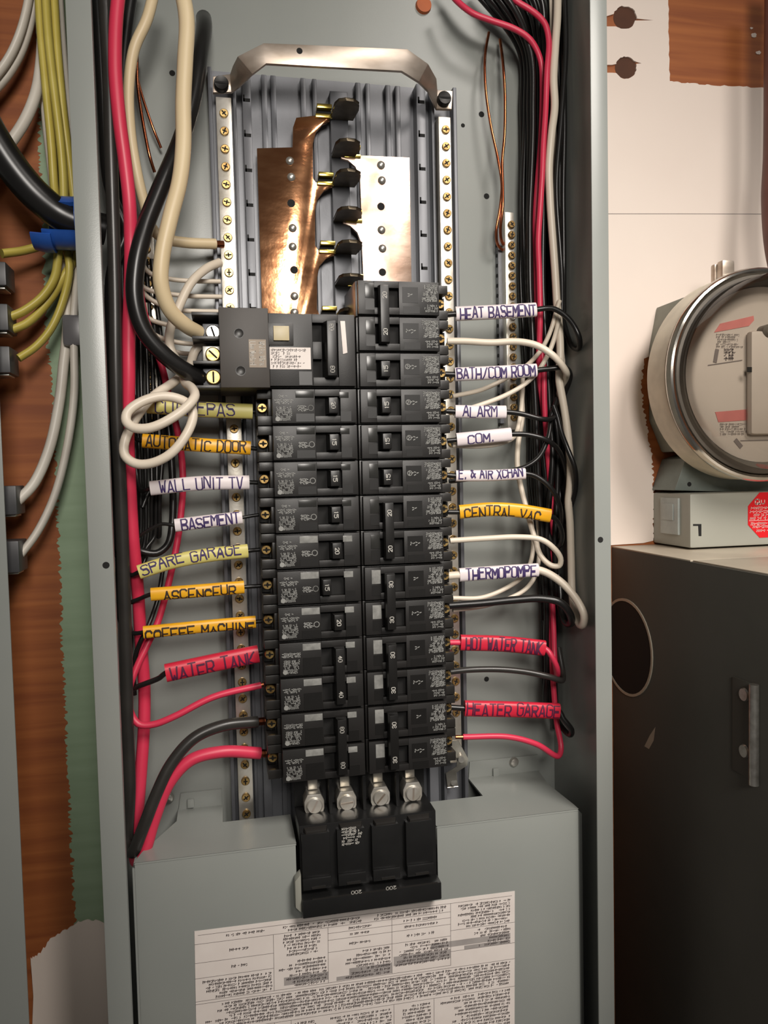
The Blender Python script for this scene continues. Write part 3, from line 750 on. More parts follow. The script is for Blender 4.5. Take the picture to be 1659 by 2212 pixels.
for yc in (y0+11.5, y1-11.5):
    nm = B(); strokes(nm, '60', lambda x, y: (-19.2+y, yc-x, 86.1), -2.1, 2.1, -1.4, 1.4, 0.24, 0, 1, 0.35)
    nm.part('rating_numerals', 'print2', tg)
a = un(582, 750, FW); c = un(672, 798, FW)
B().box(a[0], c[0], c[1], a[1], FW, FW+0.3).part('white_label', 'paper', g)
q = B(); fine_print(q, lambda x, y: (x, y, FW+0.36), a[0]+1, c[0]-1, c[1]+.8, a[1]-.8, 6, 1.7, 91, 0.22, .7, 'l'); q.part('fine_print', 'inkrule', g)
a = un(590, 704, FW+2); c = un(625, 736, FW+2)
B().box(a[0]-3.5, c[0]+3, c[1]-3, a[1]+2.5, FW, FW+0.8).part('button_frame', 'plastic', g, bevel=0.25)
B().box(a[0], c[0], c[1], a[1], FW+0.6, FW+3).part('test_button', 'beige', g, bevel=0.4)
a = un(735, 693, FW+1); c = un(749, 765, FW+1)
B().prism([(a[0], a[1]), (c[0]-.6, a[1]), (c[0]+.6, c[1]+1), (a[0]+1.4, c[1])], FW, FW+0.7).part('paper_strip', 'paper', g, bevel=0.2)
q = B(); q.box(-41.5, -32.5, y0+1.6, y0+11, FW, FW+0.4); q.part('smoked_window', 'blacker', g)
B().box(-95, -61.8, y0-0.6, y1+1.6, 24, 80.5).part('side_module', 'module', g, bevel=0.6)
for x, y in ((516, 720), (520, 801)):
    c = un(x, y, 80.5); s_ = B(); s_.lathe((c[0], c[1]), [(3.6, 80.3), (3.4, 80.62), (2.9, 80.62), (2.8, 80.56)], 20); s_.part('module_pin', 'plastic', g)
a = un(537, 733, 80.6); c = un(576, 794, 80.6)
tgl = B().box(a[0], c[0], c[1], a[1], 80.5, 80.75).part('neutral_tag', 'tag', g)
q = B()
uc = (a[0]+c[0])/2; vm = (a[1]+c[1])/2; hl = (a[1]-c[1])/2-1.6
strokes(q, 'White Wire', lambda x, y: (uc+3.0+y, vm-x, 80.82), -hl, hl, -1.9, 1.9, 0.17, 0, 2, 0.4)
strokes(q, 'Line Neutral', lambda x, y: (uc-3.2+y, vm-x, 80.82), -hl, hl, -1.9, 1.9, 0.17, 0, 3, 0.4)
q.part('tag_lettering', 'print2', tgl)
# three lugs
B().box(-113, -94.8, y0, y1, 24, 50).part('lug_base', 'plastic', g, bevel=0.5)
for k, yy in enumerate((y0-0.2, y0+16.4, y0+33.2, y0+49.4)):
    B().box(-113, -94.8, yy, yy+2.2, 50, 72).part('lug_barrier', 'plastic', g, bevel=0.3)
for k, (x, y) in enumerate(((460, 718), (460, 766), (461, 815))):
    c = un(x, y, 64)
    lg = B().box(c[0]-7, c[0]+5.5, c[1]-6.3, c[1]+6.3, 50, 62).part('lug', 'steel' if k == 1 else 'rail', g, bevel=0.6)
    s_ = B(); s_.lathe((c[0], c[1]), [(5.2, 62), (5.2, 64.5), (4.4, 65.6), (1, 65.6)], 20); so = s_.part('lug_screw', 'brass' if k else 'steel', g)
    d = B(); an = (0.3, 0.8, 0)[k]; ca, sa = math.cos(an), math.sin(an); PQ = lambda x, y: (c[0]+x*ca-y*sa, c[1]+x*sa+y*ca)
    d.prism([PQ(-.6, -3.8), PQ(.6, -3.8), PQ(.6, 3.8), PQ(-.6, 3.8)], 65.3, 65.7); d.part('drive_slot', 'dark', so)

# ---------------------------------------------------------------- main breaker
mb = thing('main_breaker', 'wide black four pole main breaker marked 200 with four silver lugs', 'breaker', (0, -92, 0))
q = B(); q.box(-51, 49.8, -90.8, -30, 22, 80); q.box(-51, 49.8, -30, -4, 10, 48); q.part('body', 'mainblk', mb, bevel=0.7)
for k in range(4):
    uc = -38.2+25.2*k
    q = B(); q.box(uc-11.5, uc+8.5, -66, -34.5, 80, 84.5); q.box(uc-11.5, uc+8.5, -74, -66, 80, 86.5); q.part('pole_cover', 'mainblk', mb, bevel=0.6)
    q = B(); q.prism([(uc-10, -37), (uc+8, -37), (uc+8, -30.5), (uc-10, -30.5)], 78, 84, [(uc-9, -37), (uc+7, -37), (uc+6, -33), (uc-8, -33)]); q.part('pole_ridge', 'plastic', mb, bevel=0.4)
    B().box(uc-5.5, uc+4.5, -73.2, -71.8, 86.5, 87.1).part('pole_mark', 'plastic', mb)
    if k < 3: B().box(uc+11.2, uc+13.6, -30, -4, 40, 66).part('lug_barrier', 'mainblk', mb, bevel=0.4)
q = B(); q.box(-51, 49.8, -90.8, -78, 80, 92); bar = q.part('handle_tie', 'mainblk', mb, bevel=0.9)
q = B(); q.box(-44, 47, -78.4, -77.6, 91.2, 91.9); q.part('tie_edge', 'plastic', bar)
for x, y in ((770, 1927), (845, 1918)):
    nm = B(); c = un(x, y, 92); strokes(nm, '200', lambda a_, b_: (c[0]-a_, c[1]-b_, 92.1), -3.6, 3.6, -1.1, 1.1, 0.22, 0, 1, 0.35)
    nm.part('rating_numerals', 'print2', bar)
c0 = un(738, 1788, 84.6); c1 = un(785, 1822, 84.6)
q = B(); fine_print(q, lambda x, y: (x, y, 84.62), c0[0], c1[0], c1[1], c0[1], 6, 1.5, 93, 0.24, .85, 'l')
ribbon(q, circ(c0[0]+8, c0[1]-4, 2.2, 2.2, 0, 360, 14), lambda x, y: (x, y, 84.64), 0.3, 1); q.part('fine_print', 'print2', mb)
# grey plug on the left end of the main breaker
B().prism([(-55.6, -84), (-51.1, -89), (-51.1, -60), (-55.6, -65)], 80.2, 89).part('side_plug', 'boxgrey', mb, bevel=1.2)
for k, (x, y) in enumerate(((680, 1742), (750, 1735), (823, 1725), (893, 1715))):
    u, v, w = un(x, y, 62)
    oc = [(u-5.5, v-8), (u+5.5, v-8), (u+7.4, v-3), (u+7.4, v+3), (u+5, v+8), (u-5, v+8), (u-7.4, v+3), (u-7.4, v-3)]
    lg = B().prism(oc, 46, 60).part('main_lug', 'tin', mb, bevel=0.7)
    s_ = B(); s_.lathe((u, v), [(5.9, 59.9), (5.9, 61.6), (5.1, 62.4), (0.5, 62.4)], 22); so = s_.part('lug_screw', 'tin', lg)
    an = (0.5, 1.5, 0.75, 0.05)[k]; ca, sa = math.cos(an), math.sin(an); PQ = lambda x, y: (u+x*sa+y*ca, v+x*ca-y*sa)
    B().prism([PQ(-4.6, -.7), PQ(4.6, -.7), PQ(4.6, .7), PQ(-4.6, .7)], 62.2, 62.47).part('drive_slot', 'strap', lg)
    B().box(u-3.8, u+3.8, v+8.3, v+20, 44, 52).part('bus_tongue', 'tin', mb, bevel=0.8)
    B().box(u-4.6, u+6, v-11.6, v-8.2, 50, 58).part('lug_foot', 'strap', mb, bevel=0.4)

# ================================================================ wires
def sleeve(parent, spec):
    pts = pxpath(spec['pts'], 2.0)
    n = len(pts)
    a = spec['h']*0.5; bdep = a*spec.get('dep', 0.62)
    fr = []
    L = [0.0]
    for i, p in enumerate(pts):
        t = (pts[min(i+1, n-1)]-pts[max(i-1, 0)]).normalized()
        N = Vector((0, 0, 1)); N = (N-t*N.dot(t)).normalized()
        up = N.cross(t); up = -up if up.y < 0 else up
        fr.append((p, up, N))
        if i: L.append(L[-1]+(p-pts[i-1]).length)
    m = 18; vs = []; fs = []
    for p, up, N in fr:
        for k in range(m):
            q = 2*math.pi*k/m; c_, s_ = math.cos(q), math.sin(q)
            e = 0.75
            vs.append(p+up*(a*math.copysign(abs(s_)**e, s_))+N*(bdep*math.copysign(abs(c_)**e, c_)))
    for i in range(n-1):
        for k in range(m):
            l = (k+1) % m; fs.append((i*m+k, i*m+l, (i+1)*m+l, (i+1)*m+k))
    fs += [tuple(range(m-1, -1, -1)), tuple(range((n-1)*m, n*m))]
    so = B().add(vs, fs).part('label_sleeve', spec['mat'], parent)
    tot = L[-1]
    def mf(x, y):
        x = max(0.0, min(tot-1e-4, x)); i = 0
        lo, hi = 0, n-1
        while hi-lo > 1:
            mid = (lo+hi)//2
            if L[mid] <= x: lo = mid
            else: hi = mid
        f_ = (x-L[lo])/max(1e-6, L[lo+1]-L[lo])
        p = fr[lo][0].lerp(fr[lo+1][0], f_); up = fr[lo][1].lerp(fr[lo+1][1], f_); N = fr[lo][2].lerp(fr[lo+1][2], f_)
        q = max(-1.45, min(1.45, y)); c_, s_ = math.cos(q), math.sin(q)
        return p+up*((a+.28)*math.copysign(abs(s_)**.75, s_))+N*((bdep+0.28)*abs(c_)**.75)
    tx = B(); x0, x1 = spec.get('tx', (0.07, 0.93)); ya, yb = spec.get('ty', (-0.75, 0.75))
    # pen strokes in (mm along, angle) space, so squash y to keep the pen even
    k = 1.0/a
    strokes2(tx, spec['text'], mf, x0*tot, x1*tot, ya, yb, spec.get('pen', 0.42), k, spec.get('jit', 0.12), spec.get('seed', 1))
    tx.part('handwriting', spec.get('ink', 'pen'), so)
    return so
def strokes2(b, text, mf, x0, x1, ya, yb, pen, k, jit, seed):
    strokes(b, text, lambda x, y: mf(x, y*k), x0, x1, ya/k, yb/k, pen*1.15, jit, seed, 0.3, 7)
WIRES = []
def wire(label, colr, dia, pp, group=None, sl=None, tips=(), name='wire', cat='wire', flat=None, n=10, step=3.0, mob=None, inside=True):
    if mob is None:
        mob = 1.0 if group == BG else (0.12 if name == 'power_cable' else 0.35)
    WIRES.append(dict(label=label, colr=colr, dia=dia, pts=pxpath(pp, 4.5), group=group, sl=sl, tips=tips, name=name, cat=cat, flat=flat, n=n, mob=mob, inside=inside))
def relax_wires(iters=44):
    """lets wires that run through each other slide apart, most of all the loose ones"""
    from mathutils.kdtree import KDTree
    PT = []; RA = []; MO = []; WI = []; rng_ = []
    for wi, d in enumerate(WIRES):
        r = d['dia']/2 if not d['flat'] else max(d['flat'])/2
        sp = pxpath(d['sl']['pts'], 3.0) if d['sl'] else []
        st_ = len(PT); L = len(d['pts'])
        for k, p in enumerate(d['pts']):
            mo = d['mob']; rr = r
            if k < 2 or k > L-3: mo *= 0.15 if d['group'] != BG else 1
            if sp and min((p-q).length for q in sp) < 4: mo = 0.0; rr = max(r, d['sl']['h']*0.36)
            PT.append(p.copy()); RA.append(rr); MO.append(mo); WI.append(wi)
        rng_.append((st_, len(PT)))
    rmax = max(RA); N = len(PT); P0 = [p.copy() for p in PT]
    for it in range(iters):
        kd = KDTree(N)
        for i, p in enumerate(PT): kd.insert(p, i)
        kd.balance()
        D = [Vector((0, 0, 0)) for _ in range(N)]; hits = 0
        for i in range(N):
            if MO[i] <= 0: continue
            p = PT[i]; ri = RA[i]
            for co, j, dist in kd.find_range(p, ri+rmax):
                if WI[j] == WI[i]: continue
                need = ri+RA[j]+0.12
                if dist >= need: continue
                dv = p-PT[j]
                if dv.length < 1e-4: dv = Vector((0.3, 0, 1 if i > j else -1))
                share = MO[i]/(MO[i]+MO[j])
                D[i] += dv.normalized()*((need-dist)*share*0.45); hits += 1
        for i in range(N):
            d = D[i]
            if d.length > 2.0: d = d.normalized()*2.0
            PT[i] += d
        for wi, (s0, s1) in enumerate(rng_):
            m_ = WIRES[wi]['mob']
            cp = [PT[k]-P0[k] for k in range(s0, s1)]
            for k in range(s0+1, s1-1):
                if MO[k] > 0:
                    q = k-s0
                    PT[k] = P0[k]+cp[q].lerp((cp[q-1]+cp[q+1])*0.5, 0.35)
            if WIRES[wi]['inside']:
                for k in range(s0, s1):
                    r = RA[k]; p = PT[k]
                    p.x = max(-179.0+r, min(179.6-r, p.x)); p.z = max(r+0.3, p.z)
                    if p.z > 97-r: p.x = max(-165.5+r, min(168.5-r, p.x)) if p.z < 99+r else p.x
    for wi, (s0, s1) in enumerate(rng_): WIRES[wi]['pts'] = PT[s0:s1]
def build_wires():
    relax_wires()
    for d in WIRES:
        pts = smooth_path(d['pts'], 2.4); dia = d['dia']; colr = d['colr']; flat = d['flat']
        org = tuple(min(pts, key=lambda p: p.y))
        t = thing(d['name'], d['label'], d['cat'], org, d['group'])
        q = B()
        if flat: q.tube(pts, flat[0]/2, 14, rb=flat[1]/2, flat=True)
        else: q.tube(pts, dia/2, d['n'])
        q.part('insulation' if colr != 'wirecu' else 'strand', colr, t, smooth=60)
        for i in d['tips']:
            p = pts[0] if i == 0 else pts[-1]; dr = (pts[0]-pts[1]).normalized() if i == 0 else (pts[-1]-pts[-2]).normalized()
            B().cyl(p-dr*1, p+dr*6, dia*0.34, dia*0.34, 10).part('copper_end', 'wirecu', t)
        if d['sl']: sleeve(t, d['sl'])
LW, RW, BG = 'labelled wires landing on the breakers opposite the alarm row', 'labelled wires of the alarm row', 'loose black wires bundled along the side of the box'
def lab(label, colr, dia, pre, sp, post, mat_, h, text, group, **kw):
    """pre: from the breaker to the sleeve; post: from the sleeve on (pixel paths)"""
    path = pre + (sp if pre and (abs(pre[-1][0]-sp[0][0]) < abs(pre[-1][0]-sp[-1][0])) else sp[::-1]) + post
    tips = kw.pop('tips', ())
    sl = dict(pts=sorted(sp, key=lambda p: p[0]), mat=mat_, h=h, text=text); sl.update(kw)
    return wire(label, colr, dia, path, group, sl, tips)

# --- labelled wires, left column
lab('black wire in a pale yellow sleeve marked CUI REPAS behind the white coil', 'black', 3.2, [(572, 892, 46)], [(545, 889, 48), (430, 884, 50), (318, 876, 50)], [(296, 866, 44), (276, 820, 36), (268, 700, 32), (262, 500, 30)], 's_pale', 11, 'CUI REPAS', LW, tx=(.08, .82), seed=4, ink='pen', jit=.16)
lab('black wire in an amber sleeve marked AUTOMATIC DOOR under the white coil', 'black', 3.2, [(574, 972, 46)], [(541, 968, 48), (430, 961, 50), (308, 952, 48)], [(290, 945, 42), (280, 900, 34), (272, 760, 28)], 's_yel', 10, 'AUTOMATIC DOOR', LW, tx=(.04, .95), seed=5, ink='penblk', jit=.16, pen=.46)
lab('black wire in a white sleeve marked WALL UNIT TV', 'black', 3.2, [(578, 1044, 46)], [(538, 1042, 48), (430, 1044, 50), (325, 1055, 48)], [(305, 1060, 40), (296, 1030, 32), (290, 900, 28)], 's_white', 10.4, 'WALL UNIT TV', LW, tx=(.1, .93), seed=6)
lab('thin black wire in a short white sleeve marked BASEMENT', 'black', 2.6, [(582, 1110, 46), (552, 1113, 47)], [(523, 1118, 48), (450, 1126, 49), (378, 1135, 49)], [(350, 1132, 48), (300, 1158, 46), (268, 1185, 40), (252, 1200, 34)], 's_white', 9.4, 'BASEMENT', LW, tx=(.1, .95), seed=7, pen=.48)
lab('black wire in a drooping pale yellow sleeve marked SPARE GARAGE', 'black', 3.2, [(582, 1186, 46), (552, 1188, 47)], [(535, 1190, 48), (450, 1199, 51), (370, 1214, 53), (300, 1236, 54)], [(285, 1242, 46), (272, 1225, 38), (266, 1100, 32)], 's_pale', 10.2, 'SPARE GARAGE', LW, tx=(.03, .93), seed=8, ty=(-.35, .95), jit=.16)
lab('black wire in an amber sleeve marked ASCENCEUR', 'black', 3.2, [(584, 1264, 46), (556, 1266, 47)], [(527, 1268, 48), (430, 1276, 50), (326, 1284, 50)], [(305, 1292, 46), (280, 1302, 38), (266, 1310, 30)], 's_yel', 9.4, 'ASCENCEUR', LW, tx=(.14, .9), ty=(-.9, .35), seed=9, ink='penblk', pen=.46)
lab('black wire in a long amber sleeve marked COFFEE MACHINE', 'black', 3.2, [(586, 1340, 46)], [(552, 1343, 48), (430, 1354, 50), (310, 1366, 50)], [(296, 1368, 46), (276, 1368, 38), (264, 1380, 30)], 's_yel', 9.0, 'COFFEE MACHINE', LW, tx=(.02, .98), ty=(-1.15, .1), seed=10, ink='penblk', pen=.46)
lab('black wire in a red sleeve marked WATER TANK', 'black', 4.0, [(590, 1408, 46)], [(558, 1412, 48), (470, 1430, 50), (358, 1454, 52)], [(345, 1464, 50), (300, 1482, 46), (268, 1496, 38), (256, 1500, 30)], 's_red', 13, 'WATER TANK', LW, tx=(.05, .95), ty=(-.9, .35), seed=11, ink='pendark', pen=.5)

# --- labelled wires, right column
lab('black wire in a white sleeve marked HEAT BASEMENT', 'black', 4.2, [(962, 680, 46)], [(984, 678, 47), (1070, 674, 50), (1157, 669, 52)], [(1192, 666, 56), (1228, 688, 62), (1252, 728, 66), (1253, 752, 60), (1238, 748, 48), (1222, 700, 34), (1212, 640, 26)], 's_white', 10.8, 'HEAT BASEMENT', RW, tx=(.05, .98), seed=21, ty=(-.8, .55), pen=.46)
lab('black wire in a white sleeve marked BATH/COM ROOM', 'black', 4.2, [(962, 808, 46)], [(982, 809, 47), (1070, 805, 50), (1158, 800, 52)], [(1190, 797, 54), (1215, 797, 56), (1225, 812, 48), (1212, 860, 34), (1204, 960, 26)], 's_white', 10.4, 'BATH/COM ROOM', RW, tx=(.02, .97), seed=22, pen=.46)
lab('black wire in a short white sleeve marked ALARM', 'black', 4.0, [(964, 888, 46)], [(983, 889, 47), (1040, 890, 50), (1092, 890, 51)], [(1130, 895, 52), (1172, 906, 54), (1192, 905, 50), (1200, 880, 36), (1196, 820, 26)], 's_white', 10.0, 'ALARM', RW, tx=(.15, .8), seed=23)
lab('black wire in a short white sleeve marked COM', 'black', 4.0, [(966, 952, 46)], [(986, 950, 47), (1045, 944, 50), (1103, 938, 51)], [(1140, 939, 52), (1180, 950, 54), (1206, 970, 50), (1226, 1010, 42), (1234, 1050, 36), (1226, 1090, 30)], 's_white', 10.4, 'COM.', RW, tx=(.2, .66), seed=24, ty=(-.8, .3), ink='pen')
lab('black wire in a narrow white sleeve marked E. & AIR XCHAN', 'black', 4.0, [(966, 1026, 46)], [(984, 1028, 47), (1060, 1027, 49), (1134, 1023, 51)], [(1160, 1030, 52), (1188, 1052, 54), (1206, 1084, 52), (1212, 1120, 42), (1205, 1180, 30)], 's_white', 8.8, 'E. & AIR XCHAN', RW, tx=(.04, .95), ty=(-.35, .95), seed=25, jit=.14)
lab('black wire in a curved amber sleeve marked CENTRAL VAC', 'black', 4.0, [(968, 1106, 46)], [(992, 1106, 47), (1060, 1100, 50), (1120, 1103, 52), (1188, 1114, 54)], [(1202, 1124, 52), (1214, 1152, 48), (1210, 1178, 42), (1196, 1180, 34), (1186, 1150, 28)], 's_yel', 10.8, 'CENTRAL VAC', RW, tx=(.05, .88), ty=(-1.0, .25), seed=26, ink='penblk', jit=.16, pen=.46)
lab('thick white wire in a white sleeve marked THERMOPOMPE looping up the box side', 'white', 6.2, [(968, 1244, 46)], [(992, 1242, 47), (1080, 1236, 50), (1162, 1231, 53)], [(1205, 1252, 60), (1240, 1288, 68), (1260, 1328, 74), (1255, 1350, 68), (1243, 1342, 58), (1236, 1290, 48), (1238, 1200, 44), (1240, 1080, 44), (1230, 970, 46), (1217, 850, 46), (1212, 760, 46), (1208, 690, 44), (1203, 610, 42), (1196, 520, 42), (1189, 430, 42), (1186, 360, 44), (1191, 290, 46), (1197, 230, 46), (1192, 165, 46), (1197, 100, 46), (1203, 40, 46), (1206, -30, 44)], 's_white', 10.6, 'THERMOPOMPE', RW, tx=(.08, .96), seed=27, pen=.5)
lab('red wire in a red sleeve marked HOT WATER TANK', 'red', 4.6, [(972, 1388, 46)], [(994, 1388, 47), (1090, 1391, 50), (1176, 1400, 53)], [(1190, 1415, 56), (1203, 1442, 56), (1204, 1458, 48), (1199, 1430, 38), (1196, 1360, 32), (1195, 1260, 28), (1194, 1150, 28), (1190, 1060, 28), (1184, 970, 30), (1176, 880, 32), (1170, 800, 32), (1162, 700, 30), (1158, 560, 30), (1156, 470, 32), (1162, 380, 34), (1170, 290, 34), (1174, 190, 34), (1168, 130, 36), (1145, 86, 38), (1110, 62, 38), (1060, 44, 36), (1020, 28, 34), (985, 0, 30), (965, -25, 26)], 's_red', 12.4, 'HOT WATER TANK', RW, tx=(.06, .96), seed=28, ink='pendark', pen=.5)
lab('black wire in a long red sleeve marked HEATER GARAGE', 'black', 4.6, [(974, 1528, 46)], [(1003, 1530, 47), (1100, 1532, 50), (1207, 1536, 52)], [(1216, 1552, 54), (1234, 1576, 56), (1230, 1588, 48), (1210, 1568, 38), (1192, 1530, 30), (1182, 1440, 24), (1178, 1340, 22)], 's_red', 12.4, 'HEATER GARAGE', RW, tx=(.02, .99), ty=(-.65, .75), seed=29, ink='pendark', pen=.46)

# --- thick cables, left side
wire('thick black cable curving down into the lowest lug of the ground-fault breaker', 'black', 11.5, [(440, 40, 8), (441, 62, 26), (432, 120, 44), (415, 220, 56), (388, 310, 64), (340, 420, 70), (306, 505, 74), (292, 580, 76), (292, 650, 76), (312, 715, 74), (360, 772, 70), (408, 806, 64), (436, 817, 58)], tips=(1,), name='power_cable', cat='cable', n=16)
wire('thick cream cable hanging free to the top lug of the ground-fault breaker', 'cream', 10.2, [(384, -60, 84), (403, 40, 86), (400, 130, 86), (396, 220, 86), (396, 310, 88), (388, 390, 90), (368, 470, 92), (350, 555, 92), (348, 615, 90), (366, 668, 84), (400, 702, 74), (428, 718, 62)], name='power_cable', cat='cable', n=16)
wire('cream cable bending behind the red cable and across into the neutral bar', 'cream', 7.6, [(340, -50, 52), (318, 40, 52), (290, 105, 50), (278, 190, 48), (282, 290, 46), (298, 385, 42), (312, 440, 38), (328, 492, 34), (352, 514, 32), (400, 524, 28), (466, 527, 22)], tips=(1,), name='power_cable', cat='cable', n=14)
wire('thick red cable running down the box side and back up to the lowest double breaker', 'red', 8.8, [(262, -60, 78), (250, 50, 78), (248, 150, 78), (258, 260, 78), (270, 350, 76), (281, 440, 74), (286, 520, 70), (282, 620, 66), (277, 720, 62), (276, 820, 60), (274, 920, 56), (280, 1040, 50), (289, 1180, 44), (299, 1300, 38), (306, 1400, 34), (312, 1490, 32), (311, 1570, 34), (305, 1660, 38), (297, 1760, 42), (290, 1836, 46), (294, 1862, 56), (310, 1836, 60), (332, 1770, 58), (366, 1690, 56), (412, 1642, 54), (480, 1624, 52), (562, 1627, 47)], tips=(1,), name='power_cable', cat='cable', n=16)
wire('thick charcoal cable along the box edge curving back up to the lowest double breaker', 'blackgrey', 8.6, [(222, -60, 72), (234, 120, 72), (240, 330, 70), (247, 560, 66), (252, 780, 64), (258, 980, 60), (266, 1200, 56), (272, 1400, 54), (276, 1560, 52), (280, 1700, 52), (278, 1820, 52), (290, 1840, 62), (310, 1790, 66), (336, 1720, 64), (370, 1650, 60), (420, 1594, 56), (480, 1568, 52), (556, 1559, 46)], tips=(1,), name='power_cable', cat='cable', n=16)
wire('black cable hugging the flange behind the charcoal cable', 'black', 8.0, [(206, -60, 52), (222, 200, 48), (234, 500, 44), (242, 800, 40), (256, 1100, 36), (268, 1350, 32), (276, 1600, 30), (282, 1800, 30)], BG, name='power_cable', cat='cable', n=12)
wire('black cable deep behind the red cable', 'black', 8.0, [(292, -60, 30), (268, 120, 28), (266, 350, 26), (270, 600, 24), (276, 850, 20), (286, 1100, 16)], BG, name='power_cable', cat='cable', n=12)
# pigtail coil
wire('white wire coiled in two loops between the ground-fault breaker and the neutral bar', 'white', 6.4, [(440, 738, 50), (421, 758, 52), (410, 790, 50), (392, 812, 50), (366, 832, 56), (336, 852, 64), (308, 882, 70), (284, 920, 74), (269, 955, 76), (270, 984, 78), (292, 1001, 80), (325, 1001, 82), (366, 982, 84), (398, 946, 84), (416, 906, 82), (414, 882, 80), (392, 864, 82), (350, 856, 84), (306, 868, 86), (276, 890, 88), (273, 910, 90), (290, 924, 92), (325, 924, 94), (366, 906, 94), (402, 880, 92), (421, 856, 86), (418, 834, 74), (402, 812, 56), (386, 780, 46), (368, 748, 44), (368, 712, 46), (384, 668, 46), (412, 612, 40), (446, 580, 30), (474, 567, 21)], cat='wire', n=14, step=2.0)
# thin neutrals to the bar, under the ground-fault breaker
GN = 'thin white wires landing on the neutral bar'
for k, (ya, yb, xa) in enumerate(((592, 607, 300), (628, 640, 300), (648, 672, 304), (690, 708, 308), (726, 744, 312), (740, 765, 316))):
    xe = 476 + k*3 if k < 3 else 500
    wire('thin white wire landing on the neutral bar beside the ground bar', 'white', 3.4, [(xa-8, ya-110+k*4, 26), (xa, ya-24, 26), (xa+20, ya-2, 26), (xa+70, yb-4, 24), (xe-60, yb, 22), (xe, yb+1, 17)], GN)
# bare copper on the left
GC = 'bare copper ground wires beside the cream cables'
wire('bright bare copper ground wire beside the cream cables', 'wirecu', 2.4, [(296, 120, 14), (297, 180, 16), (308, 260, 18), (324, 340, 18), (334, 372, 14)], GC, name='ground_wire')
wire('dull bare copper ground wire beside the cream cables', 'wirecu', 2.0, [(292, 150, 10), (308, 210, 12), (330, 275, 12), (348, 320, 8)], GC, name='ground_wire')
# thin red wire of the water tank
wire('thin red wire winding down the box to the water tank breaker', 'red', 5.0, [(300, 585, 34), (308, 660, 36), (330, 735, 34), (352, 800, 32), (366, 860, 30), (382, 925, 28), (392, 985, 26), (395, 1045, 26), (391, 1110, 26), (383, 1170, 28), (372, 1225, 30), (358, 1285, 32), (340, 1345, 34), (318, 1392, 38), (296, 1440, 42), (280, 1490, 46), (278, 1535, 48), (296, 1566, 50), (330, 1566, 50), (376, 1548, 50), (460, 1506, 48), (564, 1480, 46)], tips=(1,), n=12)
# red wire of the heater garage
wire('thin red wire running down the box side and back to the heater garage breaker', 'red', 4.6, [(1085, -30, 40), (1112, 0, 42), (1150, 24, 44), (1177, 50, 46), (1188, 90, 46), (1186, 150, 46), (1181, 220, 44), (1175, 300, 44), (1172, 370, 44), (1167, 450, 42), (1163, 520, 40), (1165, 590, 38), (1167, 680, 38), (1167, 760, 34), (1170, 840, 28), (1178, 930, 24), (1188, 1040, 22), (1194, 1160, 22), (1193, 1290, 26), (1191, 1400, 30), (1196, 1490, 34), (1203, 1560, 38), (1212, 1616, 44), (1206, 1633, 48), (1160, 1608, 50), (1100, 1592, 49), (1000, 1592, 46)], tips=(1,), n=12)
# white wires on the right
GW = 'thin white wires of the alarm row'
wire('white wire arching from the heat basement breaker into the wire bundle', 'white', 5.2, [(966, 737, 46), (1000, 737, 48), (1060, 740, 50), (1120, 738, 54), (1162, 747, 58), (1200, 772, 62), (1222, 800, 60), (1222, 815, 48), (1212, 850, 34), (1208, 920, 24)], n=12)
wire('thin white neutral wire sagging behind the BATH/COM ROOM sleeve', 'white', 3.6, [(978, 856, 30), (1040, 842, 30), (1092, 818, 30), (1140, 788, 36), (1172, 752, 42), (1194, 706, 46), (1207, 650, 44)], GW)
wire('thin white neutral wire rising from the ALARM sleeve into the bundle', 'white', 3.8, [(978, 893, 40), (1040, 874, 42), (1096, 852, 44), (1138, 826, 46), (1166, 796, 48), (1186, 760, 50), (1200, 718, 48), (1208, 670, 46)], GW)
wire('thin white neutral wire curving under the COM sleeve', 'white', 3.8, [(978, 962, 40), (1030, 964, 42), (1080, 958, 42), (1110, 944, 40), (1122, 910, 32), (1128, 860, 24), (1130, 790, 18)], GW)
wire('white wire looping from beside the ground bar to the central vac breaker', 'white', 4.4, [(1126, 840, 16), (1128, 900, 18), (1119, 960, 24), (1118, 1010, 28), (1127, 1060, 32), (1140, 1110, 38), (1154, 1160, 44), (1168, 1200, 48), (1190, 1221, 52), (1208, 1222, 54), (1211, 1206, 56), (1194, 1182, 58), (1168, 1165, 56), (1120, 1160, 52), (1050, 1163, 49), (972, 1168, 46)], n=12)
wire('thin white wire drooping below the THERMOPOMPE sleeve', 'white', 3.6, [(978, 1292, 42), (1040, 1291, 42), (1090, 1272, 42), (1128, 1246, 40), (1146, 1215, 36), (1152, 1170, 30), (1146, 1110, 24)], GW)
wire('thin white wire passing under the black thermopompe wire', 'white', 3.6, [(978, 1318, 40), (1040, 1310, 40), (1096, 1294, 40), (1136, 1272, 40), (1158, 1240, 36), (1166, 1190, 30), (1162, 1120, 24)], GW)
wire('white wire strand beside the red wire at the top of the box', 'white', 4.0, [(1190, -30, 36), (1194, 60, 36), (1196, 130, 36), (1192, 220, 36), (1198, 300, 34), (1200, 420, 32), (1204, 560, 32), (1210, 680, 34), (1212, 760, 34), (1216, 830, 36)], GW)
